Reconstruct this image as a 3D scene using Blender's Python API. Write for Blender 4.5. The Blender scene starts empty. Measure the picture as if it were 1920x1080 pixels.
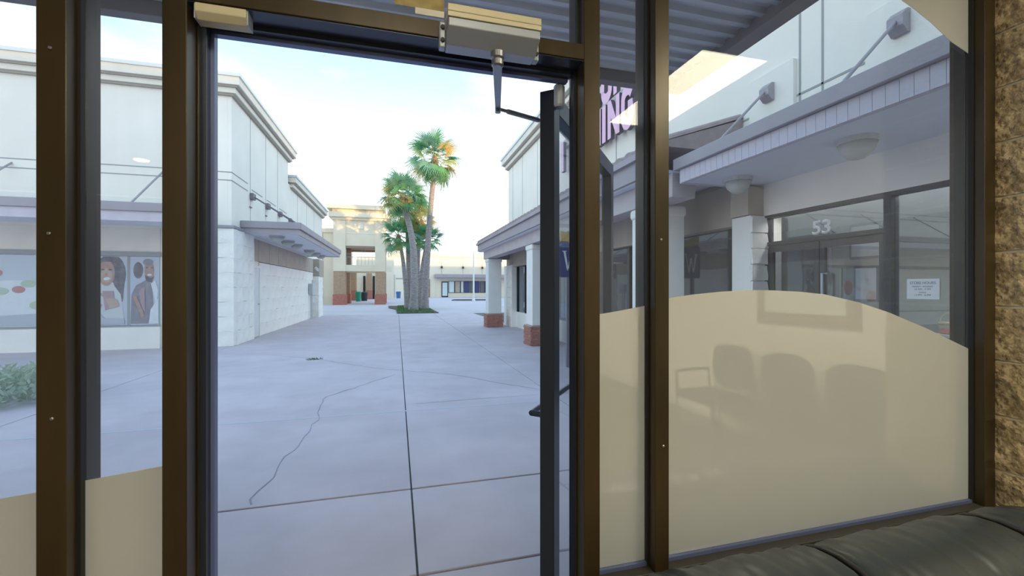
import bpy, bmesh, math, random
from mathutils import Vector, Matrix, noise
random.seed(7)
R = math.radians
sc = bpy.context.scene
col = sc.collection

# ------------------------------------------------------------------ camera
CAMH = 1.55
F = 797.0
YAW = R(15.17)
cam = bpy.data.cameras.new('camera'); cam.sensor_width = 36.0; cam.sensor_fit = 'HORIZONTAL'
cam.lens = F / 1920 * 36; cam.shift_y = 1 / 1920; cam.clip_start = 0.02; cam.clip_end = 800
camo = bpy.data.objects.new('camera', cam); col.objects.link(camo)
camo.location = (0, 0, CAMH); camo.rotation_euler = (R(90), 0, -YAW)
sc.camera = camo

# ------------------------------------------------------------------ sky, sun, exposure
world = bpy.data.worlds.new('sky'); sc.world = world; world.use_nodes = True
nt = world.node_tree; nt.nodes.clear()
wo = nt.nodes.new('ShaderNodeOutputWorld'); bg = nt.nodes.new('ShaderNodeBackground')
tc = nt.nodes.new('ShaderNodeTexCoord'); sx = nt.nodes.new('ShaderNodeSeparateXYZ')
rp = nt.nodes.new('ShaderNodeValToRGB')
els = rp.color_ramp.elements
els[0].position = 0.0; els[0].color = (1.45, 1.43, 1.42, 1)
els[1].position = 1.0; els[1].color = (0.30, 0.56, 1.0, 1)
e = els.new(0.22); e.color = (1.06, 1.14, 1.20, 1)
e = els.new(0.31); e.color = (0.76, 1.0, 1.10, 1)
e = els.new(0.44); e.color = (0.50, 0.86, 1.02, 1)
no = nt.nodes.new('ShaderNodeTexNoise'); no.inputs['Scale'].default_value = 2.6; no.inputs['Detail'].default_value = 5
mp = nt.nodes.new('ShaderNodeMapping'); mp.inputs['Scale'].default_value = (1, 1, 2.6)
rc = nt.nodes.new('ShaderNodeValToRGB'); rc.color_ramp.elements[0].position = 0.47; rc.color_ramp.elements[1].position = 0.66
rc.color_ramp.elements[1].color = (0.8, 0.8, 0.8, 1)
mx = nt.nodes.new('ShaderNodeMix'); mx.data_type = 'RGBA'; mx.inputs[7].default_value = (1.0, 1.06, 1.1, 1)
nt.links.new(tc.outputs['Generated'], sx.inputs[0]); nt.links.new(sx.outputs['Z'], rp.inputs[0])
nt.links.new(tc.outputs['Generated'], mp.inputs[0]); nt.links.new(mp.outputs[0], no.inputs['Vector'])
nt.links.new(no.outputs[0], rc.inputs[0]); nt.links.new(rc.outputs[0], mx.inputs[0])
nt.links.new(rp.outputs[0], mx.inputs[6]); nt.links.new(mx.outputs[2], bg.inputs[0]); nt.links.new(bg.outputs[0], wo.inputs[0])
bg.inputs[1].default_value = 1.05

sun = bpy.data.lights.new('sun', 'SUN'); sun.energy = 3.4; sun.color = (1.0, 0.60, 0.24); sun.angle = R(0.8)
suno = bpy.data.objects.new('sun', sun); col.objects.link(suno)
suno.rotation_euler = Vector((-0.42, 0.907, -math.tan(R(1.3)))).to_track_quat('-Z', 'Y').to_euler()
suno.location = (20, -40, 12)

vs = sc.view_settings
vs.view_transform = 'Standard'; vs.look = 'None'; vs.gamma = 1; vs.use_curve_mapping = False; vs.exposure = 0.55
sc.cycles.transparent_max_bounces = 40
sc.cycles.max_bounces = 10
sc.cycles.caustics_reflective = False; sc.cycles.caustics_refractive = False

# ------------------------------------------------------------------ helpers
ORG = {}
def at(u, v, Y):
    """point at world depth Y (metres along the mall) that shows at pixel u,v of the 1920x1080 frame"""
    a = math.atan((u - 960) / F) + YAW
    X = Y * math.tan(a)
    d = Y * math.cos(YAW) + X * math.sin(YAW)
    return Vector((X, Y, CAMH + (541 - v) * d / F))

class MB:
    def __init__(s): s.v = []; s.f = []; s.m = []
    def add(s, vs, fs, m=0):
        k = len(s.v); s.v += [Vector(p) for p in vs]
        for f in fs: s.f.append([i + k for i in f]); s.m.append(m)
        return s
    def box(s, x0, y0, z0, x1, y1, z1, m=0):
        if x0 > x1: x0, x1 = x1, x0
        if y0 > y1: y0, y1 = y1, y0
        if z0 > z1: z0, z1 = z1, z0
        return s.add([(x0,y0,z0),(x1,y0,z0),(x1,y1,z0),(x0,y1,z0),(x0,y0,z1),(x1,y0,z1),(x1,y1,z1),(x0,y1,z1)],
                     [(0,3,2,1),(4,5,6,7),(0,1,5,4),(1,2,6,5),(2,3,7,6),(3,0,4,7)], m)
    def prism(s, poly, axis, a, b, m=0):
        """poly: 2-D points; axis 'x': (y,z), 'y': (x,z), 'z': (x,y)"""
        def P(p, t):
            return (t, p[0], p[1]) if axis == 'x' else (p[0], t, p[1]) if axis == 'y' else (p[0], p[1], t)
        n = len(poly)
        return s.add([P(p, a) for p in poly] + [P(p, b) for p in poly],
                     [tuple(range(n))[::-1], tuple(range(n, 2*n))] + [(i, (i+1) % n, n+(i+1) % n, n+i) for i in range(n)], m)
    def tube(s, pts, r, n=8, m=0, cap=True):
        pts = [Vector(p) for p in pts]; rs = r if isinstance(r, (list, tuple)) else [r]*len(pts)
        vv = []; ref = None
        for i, p in enumerate(pts):
            d = (pts[min(i+1, len(pts)-1)] - pts[max(i-1, 0)]).normalized()
            if ref is None or abs(ref.dot(d)) > .95:
                ref = Vector((0,0,1)) if abs(d.z) < .9 else Vector((1,0,0))
            a = d.cross(ref).normalized(); b = d.cross(a)
            for k in range(n):
                t = 2*math.pi*k/n
                vv.append(p + (a*math.cos(t) + b*math.sin(t))*rs[i])
        ff = []
        for i in range(len(pts)-1):
            for k in range(n):
                ff.append((i*n+k, i*n+(k+1) % n, (i+1)*n+(k+1) % n, (i+1)*n+k))
        if cap: ff += [tuple(range(n)), tuple(range((len(pts)-1)*n, len(pts)*n))[::-1]]
        return s.add(vv, ff, m)
    def lathe(s, prof, c, n=20, m=0):
        vv = []; ff = []
        for r, z in prof:
            for k in range(n):
                t = 2*math.pi*k/n; vv.append((c[0]+r*math.cos(t), c[1]+r*math.sin(t), c[2]+z))
        for i in range(len(prof)-1):
            for k in range(n): ff.append((i*n+k, i*n+(k+1) % n, (i+1)*n+(k+1) % n, (i+1)*n+k))
        ff += [tuple(range(n))[::-1], tuple(range((len(prof)-1)*n, len(prof)*n))]
        return s.add(vv, ff, m)
    def mesh(s, name, mats, org=(0,0,0), smooth=False, bevel=0, seg=2):
        org = Vector(org)
        me = bpy.data.meshes.new(name)
        me.from_pydata([v - org for v in s.v], [], s.f)
        for mt in (mats if isinstance(mats, (list, tuple)) else [mats]): me.materials.append(mt)
        for p, m in zip(me.polygons, s.m): p.material_index = m
        bm = bmesh.new(); bm.from_mesh(me)
        bmesh.ops.recalc_face_normals(bm, faces=bm.faces)
        if bevel:
            es = [e for e in bm.edges if len(e.link_faces) == 2 and e.calc_face_angle(0) > R(40)]
            bmesh.ops.bevel(bm, geom=es, offset=bevel, segments=seg, profile=.5, affect='EDGES', clamp_overlap=True)
        bm.to_mesh(me); bm.free()
        if smooth:
            for p in me.polygons: p.use_smooth = True
        return me
    def build(s, name, mats, parent=None, local=False, **kw):
        if parent is not None:
            org = (0,0,0) if local else ORG[parent.name]
        else:
            xs = [v.x for v in s.v]; ys = [v.y for v in s.v]; zs = [v.z for v in s.v]
            org = ((min(xs)+max(xs))/2, (min(ys)+max(ys))/2, min(zs))
        me = s.mesh(name, mats, org, **kw)
        o = bpy.data.objects.new(name, me); col.objects.link(o)
        if parent is not None: o.parent = parent; ORG[o.name] = ORG[parent.name] if not local else (0,0,0)
        else: o.location = org; ORG[o.name] = org
        return o

def B(*a): return MB().box(*a)
def tag(o, label=None, cat=None, group=None, kind=None):
    if label: o['label'] = label
    if cat: o['category'] = cat
    if group: o['group'] = group
    if kind: o['kind'] = kind
    return o
def thing(name, loc, label, cat, group=None, rotz=0, kind=None):
    o = bpy.data.objects.new(name, None); col.objects.link(o); o.location = loc; o.rotation_euler = (0,0,rotz)
    o.empty_display_size = .1
    ORG[o.name] = tuple(loc)
    return tag(o, label, cat, group, kind)
def struct(o, label=None):
    o['kind'] = 'structure'
    if label: o['label'] = label
    return o
def inst(name, me, parent, loc, rot=(0,0,0), scale=(1,1,1)):
    o = bpy.data.objects.new(name, me); col.objects.link(o)
    o.parent = parent; og = Vector(ORG[parent.name]) if parent else Vector()
    o.location = Vector(loc) - og; o.rotation_euler = rot; o.scale = scale
    ORG[o.name] = tuple(loc)
    return o

# ------------------------------------------------------------------ materials
def mat(name, c, rough=.6, metal=0, var=0, vscale=4, bump=0, bscale=40, c2=None, detail=4, spec=.5, rand=0, stretch=None):
    m = bpy.data.materials.new(name); m.use_nodes = True
    t = m.node_tree; p = t.nodes['Principled BSDF']
    p.inputs['Base Color'].default_value = (*c, 1); p.inputs['Roughness'].default_value = rough
    p.inputs['Metallic'].default_value = metal; p.inputs['Specular IOR Level'].default_value = spec
    tcn = t.nodes.new('ShaderNodeTexCoord'); vec = tcn.outputs['Object']
    if stretch:
        mpn = t.nodes.new('ShaderNodeMapping'); mpn.inputs['Scale'].default_value = stretch
        t.links.new(vec, mpn.inputs[0]); vec = mpn.outputs[0]
    last = None
    if var or c2:
        n = t.nodes.new('ShaderNodeTexNoise'); n.inputs['Scale'].default_value = vscale; n.inputs['Detail'].default_value = detail
        t.links.new(vec, n.inputs['Vector'])
        r = t.nodes.new('ShaderNodeValToRGB')
        if c2 is None: c2 = tuple(x*(1-var) for x in c); c1 = tuple(min(1, x*(1+var*.6)) for x in c)
        else: c1 = c
        r.color_ramp.elements[0].position = .33; r.color_ramp.elements[1].position = .68
        r.color_ramp.elements[0].color = (*c2, 1); r.color_ramp.elements[1].color = (*c1, 1)
        t.links.new(n.outputs[0], r.inputs[0]); last = r.outputs[0]
    if rand:
        oi = t.nodes.new('ShaderNodeObjectInfo'); mr = t.nodes.new('ShaderNodeMapRange')
        mr.inputs[3].default_value = 1-rand; mr.inputs[4].default_value = 1+rand
        t.links.new(oi.outputs['Random'], mr.inputs[0])
        mm = t.nodes.new('ShaderNodeMix'); mm.data_type = 'RGBA'; mm.blend_type = 'MULTIPLY'; mm.inputs[0].default_value = 1
        if last: t.links.new(last, mm.inputs[6])
        else: mm.inputs[6].default_value = (*c, 1)
        t.links.new(mr.outputs[0], mm.inputs[7]); last = mm.outputs[2]
    if last: t.links.new(last, p.inputs['Base Color'])
    if bump:
        n = t.nodes.new('ShaderNodeTexNoise'); n.inputs['Scale'].default_value = bscale; n.inputs['Detail'].default_value = 5
        t.links.new(vec, n.inputs['Vector'])
        b = t.nodes.new('ShaderNodeBump'); b.inputs['Strength'].default_value = min(1, bump); b.inputs['Distance'].default_value = .02*bump
        t.links.new(n.outputs[0], b.inputs['Height']); t.links.new(b.outputs[0], p.inputs['Normal'])
    return m
def schlick(t, f0):
    lw = t.nodes.new('ShaderNodeLayerWeight'); lw.inputs[0].default_value = .5
    pw = t.nodes.new('ShaderNodeMath'); pw.operation = 'POWER'; pw.inputs[1].default_value = 5
    ma = t.nodes.new('ShaderNodeMath'); ma.operation = 'MULTIPLY_ADD'; ma.inputs[1].default_value = 1-f0; ma.inputs[2].default_value = f0
    t.links.new(lw.outputs['Facing'], pw.inputs[0]); t.links.new(pw.outputs[0], ma.inputs[0])
    return ma.outputs[0]
def glass(name, tint=(.99,.995,1.0), f0=.03, haze=0.0, hazec=(.8,.85,.9), rough=0):
    m = bpy.data.materials.new(name); m.use_nodes = True
    t = m.node_tree; t.nodes.clear()
    o = t.nodes.new('ShaderNodeOutputMaterial'); tr = t.nodes.new('ShaderNodeBsdfTransparent'); tr.inputs[0].default_value = (*tint, 1)
    gl = t.nodes.new('ShaderNodeBsdfGlossy'); gl.inputs['Roughness'].default_value = rough
    mi = t.nodes.new('ShaderNodeMixShader'); t.links.new(schlick(t, f0), mi.inputs[0]); t.links.new(gl.outputs[0], mi.inputs[2])
    base = tr.outputs[0]
    if haze:
        d = t.nodes.new('ShaderNodeBsdfTranslucent'); d.inputs[0].default_value = (*hazec, 1)
        n = t.nodes.new('ShaderNodeTexNoise'); n.inputs['Scale'].default_value = 7; n.inputs['Detail'].default_value = 8
        q = t.nodes.new('ShaderNodeMath'); q.operation = 'MULTIPLY'; q.inputs[1].default_value = haze*2
        t.links.new(n.outputs[0], q.inputs[0])
        h = t.nodes.new('ShaderNodeMixShader'); t.links.new(q.outputs[0], h.inputs[0])
        t.links.new(base, h.inputs[1]); t.links.new(d.outputs[0], h.inputs[2]); base = h.outputs[0]
    t.links.new(base, mi.inputs[1]); t.links.new(mi.outputs[0], o.inputs[0])
    return m
def emit(name, c, s):
    m = bpy.data.materials.new(name); m.use_nodes = True; t = m.node_tree; t.nodes.clear()
    o = t.nodes.new('ShaderNodeOutputMaterial'); e = t.nodes.new('ShaderNodeEmission')
    e.inputs[0].default_value = (*c, 1); e.inputs[1].default_value = s; t.links.new(e.outputs[0], o.inputs[0]); return m
def film_mat(name, c):
    m = bpy.data.materials.new(name); m.use_nodes = True; t = m.node_tree; t.nodes.clear()
    o = t.nodes.new('ShaderNodeOutputMaterial')
    d = t.nodes.new('ShaderNodeBsdfDiffuse'); d.inputs[0].default_value = (*c, 1)
    tl = t.nodes.new('ShaderNodeBsdfTranslucent'); tl.inputs[0].default_value = (*c, 1)
    a = t.nodes.new('ShaderNodeMixShader'); a.inputs[0].default_value = .5
    t.links.new(d.outputs[0], a.inputs[1]); t.links.new(tl.outputs[0], a.inputs[2])
    g = t.nodes.new('ShaderNodeBsdfGlossy'); g.inputs['Roughness'].default_value = .02
    b = t.nodes.new('ShaderNodeMixShader'); t.links.new(schlick(t, .26), b.inputs[0])
    t.links.new(a.outputs[0], b.inputs[1]); t.links.new(g.outputs[0], b.inputs[2]); t.links.new(b.outputs[0], o.inputs[0])
    return m

M = {}
M['bronze'] = mat('bronze_aluminium', (.056,.038,.017), .32, .25, var=.35, vscale=9, stretch=(1,1,.15))
M['bronze_skylit'] = mat('bronze_aluminium_skylit', (.050,.062,.092), .28, .5)  # same bronze, with the blue sky reflection put into its colour
M['rubber'] = mat('black_rubber', (.012,.012,.014), .6)
M['fringe_strip'] = mat('weather_strip', (.15,.19,.38), .35, .3)  # blue colour fringe painted into the strips and glazing beads
M['glass'] = glass('window_glass', haze=.035)
M['glass_clear'] = glass('door_glass', haze=.01)
M['shopglass'] = glass('shop_glass', tint=(.84,.88,.94), f0=.16)
M['darkglass'] = glass('dark_shop_glass', tint=(.45,.5,.58), f0=.12)
M['film'] = film_mat('frosted_film', (.92,.92,.88))
M['cream_metal'] = mat('cream_metal', (.72,.66,.48), .45, .1)
M['alum'] = mat('aluminium', (.48,.53,.62), .40, .3)
M['steel'] = mat('steel', (.35,.36,.40), .35, .8)
M['paper_tan'] = mat('tan_paper', (.36,.27,.10), .7, c2=(.52,.42,.2), vscale=30)
M['paper_white'] = mat('white_paper', (.85,.83,.76), .7)
M['concrete'] = mat('concrete', (.545,.475,.515), .85, var=.10, vscale=1.6, bump=.25, bscale=60, rand=.025, detail=8)
M['paving'] = mat('far_paving', (.57,.52,.56), .85, var=.08, vscale=.25, detail=6)
M['joint'] = mat('joint_dirt', (.13,.13,.14), .9)
M['sealant'] = mat('grey_sealant', (.46,.50,.55), .7)
M['crack'] = mat('crack_dirt', (.30,.28,.31), .9)
M['stucco'] = mat('stucco_wall', (.90,.86,.79), .85, var=.05, vscale=.8, bump=.25, bscale=120)
M['stucco_trim'] = mat('stucco_trim', (.82,.77,.68), .85, var=.06, vscale=2)
M['taupe'] = mat('taupe_shade', (.40,.37,.32), .85)  # dark taupe that paints the shadow lines of the cornices
M['coping'] = mat('metal_coping', (.62,.68,.72), .4, .3)
M['groove'] = mat('wall_joint', (.36,.37,.38), .9)
M['stone'] = mat('white_painted_stone', (.92,.90,.86), .8, var=.06, vscale=3, bump=.9, bscale=9, rand=.03)
M['whitewall'] = mat('white_painted_block', (.92,.89,.85), .8, var=.06, vscale=1.2, bump=.4, bscale=20, rand=.02)
M['tanpanel'] = mat('tan_panel', (.47,.40,.34), .8, var=.08, vscale=3, rand=.04)
M['lav'] = mat('lavender_metal', (.36,.33,.37), .5, .1, var=.08, vscale=2)
M['lav_light'] = mat('lavender_siding', (.60,.55,.63), .55, 0, var=.07, vscale=5)
M['mauve'] = mat('mauve_beam_paint', (.50,.45,.47), .6, var=.08, vscale=2)
M['lav_dark'] = mat('lavender_dark', (.20,.18,.22), .5, .1)
M['soffit'] = mat('soffit_panel', (.72,.74,.82), .6)
M['lampglass'] = mat('lamp_bowl', (.52,.53,.50), .35)
M['whitedoor'] = mat('white_door_paint', (.76,.78,.79), .6, var=.05, vscale=4)
M['greybox'] = mat('grey_enamel', (.55,.56,.56), .5)
M['brick'] = mat('red_brick', (.43,.19,.15), .85, var=.2, vscale=12, bump=.4, rand=.12)
M['mortar'] = mat('mortar', (.50,.38,.34), .9)
M['brownbrick'] = mat('tan_brick', (.45,.30,.20), .85, var=.15, vscale=6)
M['redbase'] = mat('red_base', (.44,.17,.13), .85, var=.12, vscale=6)
M['tan_stucco'] = mat('tan_stucco', (.78,.69,.54), .85, var=.05, vscale=1)
M['brownpaint'] = mat('brown_paint', (.30,.20,.16), .8)
M['cream'] = mat('cream_stucco', (.82,.75,.62), .85, var=.03, vscale=.5)
M['rooftile'] = mat('roof_tile', (.36,.28,.28), .8, var=.15, vscale=8, rand=.12)
M['column'] = mat('column_paint', (.84,.83,.81), .8, var=.04, vscale=3, bump=.2, bscale=90)
M['darkframe'] = mat('dark_frame', (.035,.035,.045), .4, .2)
M['shopdark'] = mat('shop_interior', (.16,.17,.19), .9)
M['olive'] = mat('olive_wall', (.36,.36,.24), .9)
M['pink'] = mat('pink_letter_face', (.86,.52,.72), .5)
M['pink_side'] = mat('sign_letter_side', (.10,.08,.11), .6)
M['raceway'] = mat('sign_raceway', (.42,.41,.40), .6, var=.1)
M['white'] = mat('white_vinyl', (.88,.88,.88), .5)
M['print'] = mat('print_ink', (.16,.20,.30), .7)
M['navy'] = mat('navy_sign', (.05,.06,.20), .5)
M['gold'] = mat('gold_sign', (.55,.36,.08), .5)
M['leather'] = mat('black_leather', (.036,.047,.056), .36, 0, bump=.10, bscale=160, spec=.6)
M['seam'] = mat('leather_piping', (.035,.035,.04), .35)
M['stonewall'] = mat('split_face_block', (.82,.66,.42), .9, c2=(.40,.29,.16), vscale=55, bump=1, bscale=45, rand=.06, detail=6)
M['mortar_in'] = mat('pale_mortar', (.80,.74,.60), .9)
M['inwall'] = mat('interior_wall', (.88,.85,.76), .9)
M['ceil'] = mat('ceiling_tile', (.72,.70,.64), .9, bump=.3, bscale=200)
M['carpet'] = mat('carpet', (.16,.13,.11), .95, var=.2, vscale=60)
M['kneewall'] = mat('knee_wall', (.045,.04,.035), .6)
M['deck'] = mat('canopy_steel_deck', (.58,.62,.70), .5, .1, var=.2, vscale=3, stretch=(.4,3,1))
M['deckbeam'] = mat('canopy_beam', (.20,.18,.20), .6, var=.15)
M['chairfab'] = mat('black_chair', (.02,.02,.022), .6)
M['troffer'] = emit('fluorescent_diffuser', (1.0,.92,.66), 14.0)
M['shopfill'] = emit('shop_fill_diffuser', (1.0,.95,.82), 22)
M['troffer_fill'] = emit('fill_panel_diffuser', (1.0,.90,.66), 16.0)  # for the extra panels added as fill light
M['canlight'] = emit('downlight_bulb', (1.0,.80,.45), 12.0)
M['trunk'] = mat('palm_trunk', (.42,.38,.38), .9, c2=(.24,.21,.21), vscale=5, bump=1, bscale=10, stretch=(1,1,3))
M['boot'] = mat('palm_boots', (.26,.17,.11), .9, bump=.8)
def leaf_mat(name, c, rand=.25):
    m = mat(name, c, .5, rand=rand); t = m.node_tree; p = t.nodes['Principled BSDF']; o = t.nodes['Material Output']
    tl = t.nodes.new('ShaderNodeBsdfTranslucent'); mi = t.nodes.new('ShaderNodeMixShader'); mi.inputs[0].default_value = .4
    t.links.new(p.inputs['Base Color'].links[0].from_socket, tl.inputs[0])
    t.links.new(p.outputs[0], mi.inputs[1]); t.links.new(tl.outputs[0], mi.inputs[2]); t.links.new(mi.outputs[0], o.inputs[0])
    return m
M['leaf_g'] = leaf_mat('palm_leaf_green', (.17,.42,.20))
M['leaf_b'] = leaf_mat('palm_leaf_bluegreen', (.20,.42,.32))
M['leaf_y'] = leaf_mat('palm_leaf_olive', (.46,.48,.20))
M['leaf_d'] = leaf_mat('palm_leaf_dry', (.66,.48,.20))
M['soil'] = mat('mulch', (.10,.085,.07), .95, var=.3, vscale=20)
M['grass'] = mat('grass_blades', (.10,.22,.07), .8)
M['shrub'] = leaf_mat('shrub_leaf', (.55,.64,.50))
M['green'] = mat('green_plastic', (.02,.26,.17), .5)
M['black'] = mat('black_plastic', (.02,.022,.03), .5)
M['bluebin'] = mat('blue_plastic', (.06,.15,.36), .5)
M['pole'] = mat('white_pole', (.75,.76,.78), .4)
M['curtain'] = mat('grey_blinds', (.66,.76,.82), .8)
M['wood'] = mat('brown_wood', (.25,.15,.09), .5)
M['basket'] = mat('basket_weave', (.62,.52,.24), .7)
M['orange'] = mat('orange_weave', (.75,.25,.10), .7)
M['ltbox'] = mat('pale_box', (.75,.80,.78), .6)

# ------------------------------------------------------------------ ground
ground = struct(B(-90, 1.165, -.3, 90, 160, -.022).build('ground', M['joint']), 'pale concrete paving of the open-air mall')
pav = B(-88, 26.62, -.022, 88, 158, 0).build('paving', M['paving'], ground)
XL = [-26, -17, -9.2, -4.30, .11, 2.2, 4.66]
YL = [1.17, 2.35, 3.38, 5.55, 9.7, 14.0, 20.0, 26.6]
gw = {2.35: .016, 3.38: .024, 5.55: .02}
for i in range(len(XL)-1):
    for j in range(len(YL)-1):
        x0, x1, y0, y1 = XL[i], XL[i+1], YL[j], YL[j+1]
        gx = .006; a = gw.get(y0, .007)/2; b = gw.get(y1, .007)/2
        MB().box(x0+gx, y0+a, -.022, x1-gx, y1-b, random.uniform(-.001, .001)).build('slab', M['concrete'], ground, bevel=.004, seg=1)
# sealed joint
B(-4.3, 5.53, -.02, 4.6, 5.57, .0015).build('sealed_joint', M['sealant'], ground)
def ribbon(pts, w, z, jit=.03):
    full = []
    for a, b in zip(pts[:-1], pts[1:]):
        n = max(2, int((Vector(b)-Vector(a)).length/.12))
        for k in range(n):
            p = Vector(a).lerp(Vector(b), k/n); full.append((p.x + random.uniform(-jit, jit), p.y + random.uniform(-jit, jit)))
    full.append(pts[-1]); mb = MB(); vs = []; fs = []
    for i, p in enumerate(full):
        q = full[min(i+1, len(full)-1)]; r = full[max(i-1, 0)]
        d = Vector((q[0]-r[0], q[1]-r[1])).normalized(); n = Vector((-d.y, d.x)); ww = w*random.uniform(.5, 1.3)
        vs += [(p[0]+n.x*ww, p[1]+n.y*ww, z), (p[0]-n.x*ww, p[1]-n.y*ww, z)]
    for i in range(len(full)-1): fs.append((2*i, 2*i+1, 2*i+3, 2*i+2))
    return mb.add(vs, fs)
def gp(u, v):
    d = CAMH*F/(v-541); a = math.atan((u-960)/F)+YAW
    Y = d/(math.cos(YAW)+math.tan(a)*math.sin(YAW)); return (Y*math.tan(a), Y)
for pts in ([(465,948),(480,925),(520,880),(570,818),(594,790),(610,745),(650,732),(740,702)],
            [(500,665),(590,673),(700,690),(770,696),(850,702),(920,715),(1008,730)]):
    ribbon([gp(*p) for p in pts], .005, .0022).build('crack', M['crack'], ground)
ribbon([gp(*p) for p in [(780,757),(880,749),(1008,740)]], .004, .002, .004).build('crack', M['crack'], ground)

# ------------------------------------------------------------------ interior shell
CZ = 3.06
struct(B(-6.2, -6.2, -.25, 3.8, 1.165, 0).build('floor', M['carpet']), 'dark carpet floor of the waiting room')
ceil = struct(B(-6.2, -6.2, CZ+.02, 3.8, 1.165, CZ+.25).build('ceiling', M['inwall']), 'drop ceiling above the waiting room')
tileme = B(-.298, -.298, 0, .298, .298, .02).mesh('tile', M['ceil'])
TX0, TX1, TY0, TY1 = 1.83, 2.33, -1.22, -.02
for i in range(-9, 6):
    for j in range(-9, 2):
        x, y = i*.61+.4, j*.61+.1
        if TX0-.3 < x < TX1+.3 and TY0-.3 < y < TY1+.3: continue
        if y > 1.0 - .3: continue
        inst('tile', tileme, ceil, (x, y, CZ))
struct(B(-6.2, -6.4, 0, 3.8, -6.2, CZ).build('wall_back', M['inwall']), 'plain tan back wall of the waiting room')
struct(B(-6.4, -6.4, 0, -6.2, 1.165, CZ).build('wall_left', M['inwall']), 'plain tan left wall of the waiting room')
struct(B(3.6, -6.2, 0, 3.8, .98, CZ).build('wall_right', M['inwall']), 'plain tan right wall behind the waiting chairs')
wf = struct(B(2.62, .98, 0, 4.6, 1.165, CZ+.25).build('wall_front', M['inwall']), 'front wall of the waiting room and shop frontage')
B(-6.2, 1.0, 0, -2.1, 1.165, CZ+.25).build('wall_panel', M['inwall'], wf)
B(.537, 1.075, 0, 2.16, 1.15, .70).build('knee_wall', M['kneewall'], wf)
B(-2.1, 1.075, 0, -.479, 1.15, .70).build('knee_wall', M['kneewall'], wf)
# building mass above and behind
struct(B(-45, -14, CZ+.26, 4.62, 1.165, 4.9).build('wall_upper', M['stucco']), 'stucco upper wall of the building we look out from')

struct(B(-90, -60, 0, 110, -42, 8.75).build('sun_block_rear', M['stucco']), 'unseen long block added behind the shop to shade the low sun')  # added out of view to block the low sun

# pier of split-face block
pier = struct(B(2.166, .785, 0, 2.60, 1.15, CZ).build('wall_pier', M['mortar_in']), 'tan split-face block pier right of the window')
def rough_block(seed):
    bm = bmesh.new(); bmesh.ops.create_cube(bm, size=1)
    bmesh.ops.scale(bm, vec=(.43, .375, .193), verts=bm.verts)
    bmesh.ops.subdivide_edges(bm, edges=bm.edges, cuts=4, use_grid_fill=True)
    for v in bm.verts:
        n = noise.noise(v.co*9 + Vector((seed*7.1, 0, 0)))*.010 + noise.noise(v.co*24 + Vector((0, seed*3.3, 0)))*.006
        if abs(v.co.z) < .09 : v.co.x += (n if v.co.x > 0 else -n) if abs(v.co.x) > .2 else 0
        if abs(v.co.z) < .09 and v.co.y < -.17: v.co.y -= n
    me = bpy.data.meshes.new('block'); bm.to_mesh(me); bm.free(); me.materials.append(M['stonewall']); return me
rb = [rough_block(k) for k in range(4)]
for k in range(15):
    inst('block', rb[k % 4], pier, (2.16+.215, .775+.1875, .063+.203*k+.1), (0,0,0))

# ------------------------------------------------------------------ shopfront frame and glazing
Y0, Y1, YG = 1.06, 1.165, 1.109
ZS, ZT = .742, CZ
frame = struct(thing('wall_storefront', (0, Y0, 0), None, None))
frame['label'] = 'dark bronze aluminium shopfront framing around the doorway'
def mullion(x0, x1, name='mullion'):
    m = B(x0, Y0, 0, x1, YG-.006, ZT).box(x0+.004, YG-.006, 0, x1-.004, YG+.008, ZT).box(x0, YG+.008, 0, x1, Y1, ZT)
    return m.build(name, M['bronze'], frame, bevel=.0015, seg=1)
mA = mullion(-.691, -.642); jL = mullion(-.479, -.434, 'door_jamb'); jR = mullion(.49, .537, 'door_jamb'); mB_ = mullion(.709, .755); jE = mullion(2.10, 2.158, 'end_jamb'); mullion(-2.1, -2.05)
B(-.434, 1.122, 0, -.421, Y1, 2.169).build('door_stop', M['bronze_skylit'], frame)
B(-.421, 1.146, 0, -.413, Y1, 2.15).build('weather_strip', M['fringe_strip'], frame)
B(.484, 1.118, 0, .49, 1.14, 2.169).build('door_stop', M['bronze_skylit'], frame)
hd = B(-.434, Y0, 2.170, .49, YG-.006, 2.212).build('header', M['bronze'], frame, bevel=.0015, seg=1)
B(-.434, Y0+.004, 2.1675, .49, Y1, 2.17).box(-.434, YG-.006, 2.1695, .49, Y1, 2.206).build('header_soffit', M['bronze_skylit'], frame)
B(-.421, 1.122, 2.157, .478, Y1, 2.169).build('door_stop', M['bronze_skylit'], frame)
B(-.421, 1.146, 2.148, .478, Y1, 2.157).build('weather_strip', M['fringe_strip'], frame)
for x0, x1 in ((.537, .709), (.755, 2.10), (-.642, -.479), (-2.05, -.691)):
    B(x0, Y0, .70, x1, Y1, ZS).build('sill', M['kneewall'], frame, bevel=.002, seg=1)
    B(x0, YG-.016, ZS, x1, YG-.006, ZS+.011).build('glazing_bead', M['fringe_strip'], frame)
for (x, z) in ((-.667, 2.03), (-.669, 1.66), (-.664, 1.29), (.728, 1.69), (.735, 1.1)):
    MB().lathe([(.0035, 0), (.0035, .002), (.002, .003)], (0,0,0), 10).build('screw', M['steel'], frame)
    o = bpy.data.objects[-1] if False else col.objects[-1]
    o.rotation_euler = (R(90), 0, 0); o.location = (x, -.0005, z); o.data.transform(Matrix.Translation(Vector((0, Y0, 0))))
def pane(n, x0, x1, z0, z1, label, gm='glass'):
    w = struct(thing('window_%d' % n, ((x0+x1)/2, YG, z0), None, None), label)
    B(x0-.004, YG-.003, z0-.004, x1+.004, YG+.003, z1).build('pane', M[gm], w)
    for xa, xb in ((x0, x0+.006), (x1-.006, x1)): B(xa, YG-.018, z0, xb, YG-.0048, z1).build('gasket', M['rubber'], w)
    return w
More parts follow.
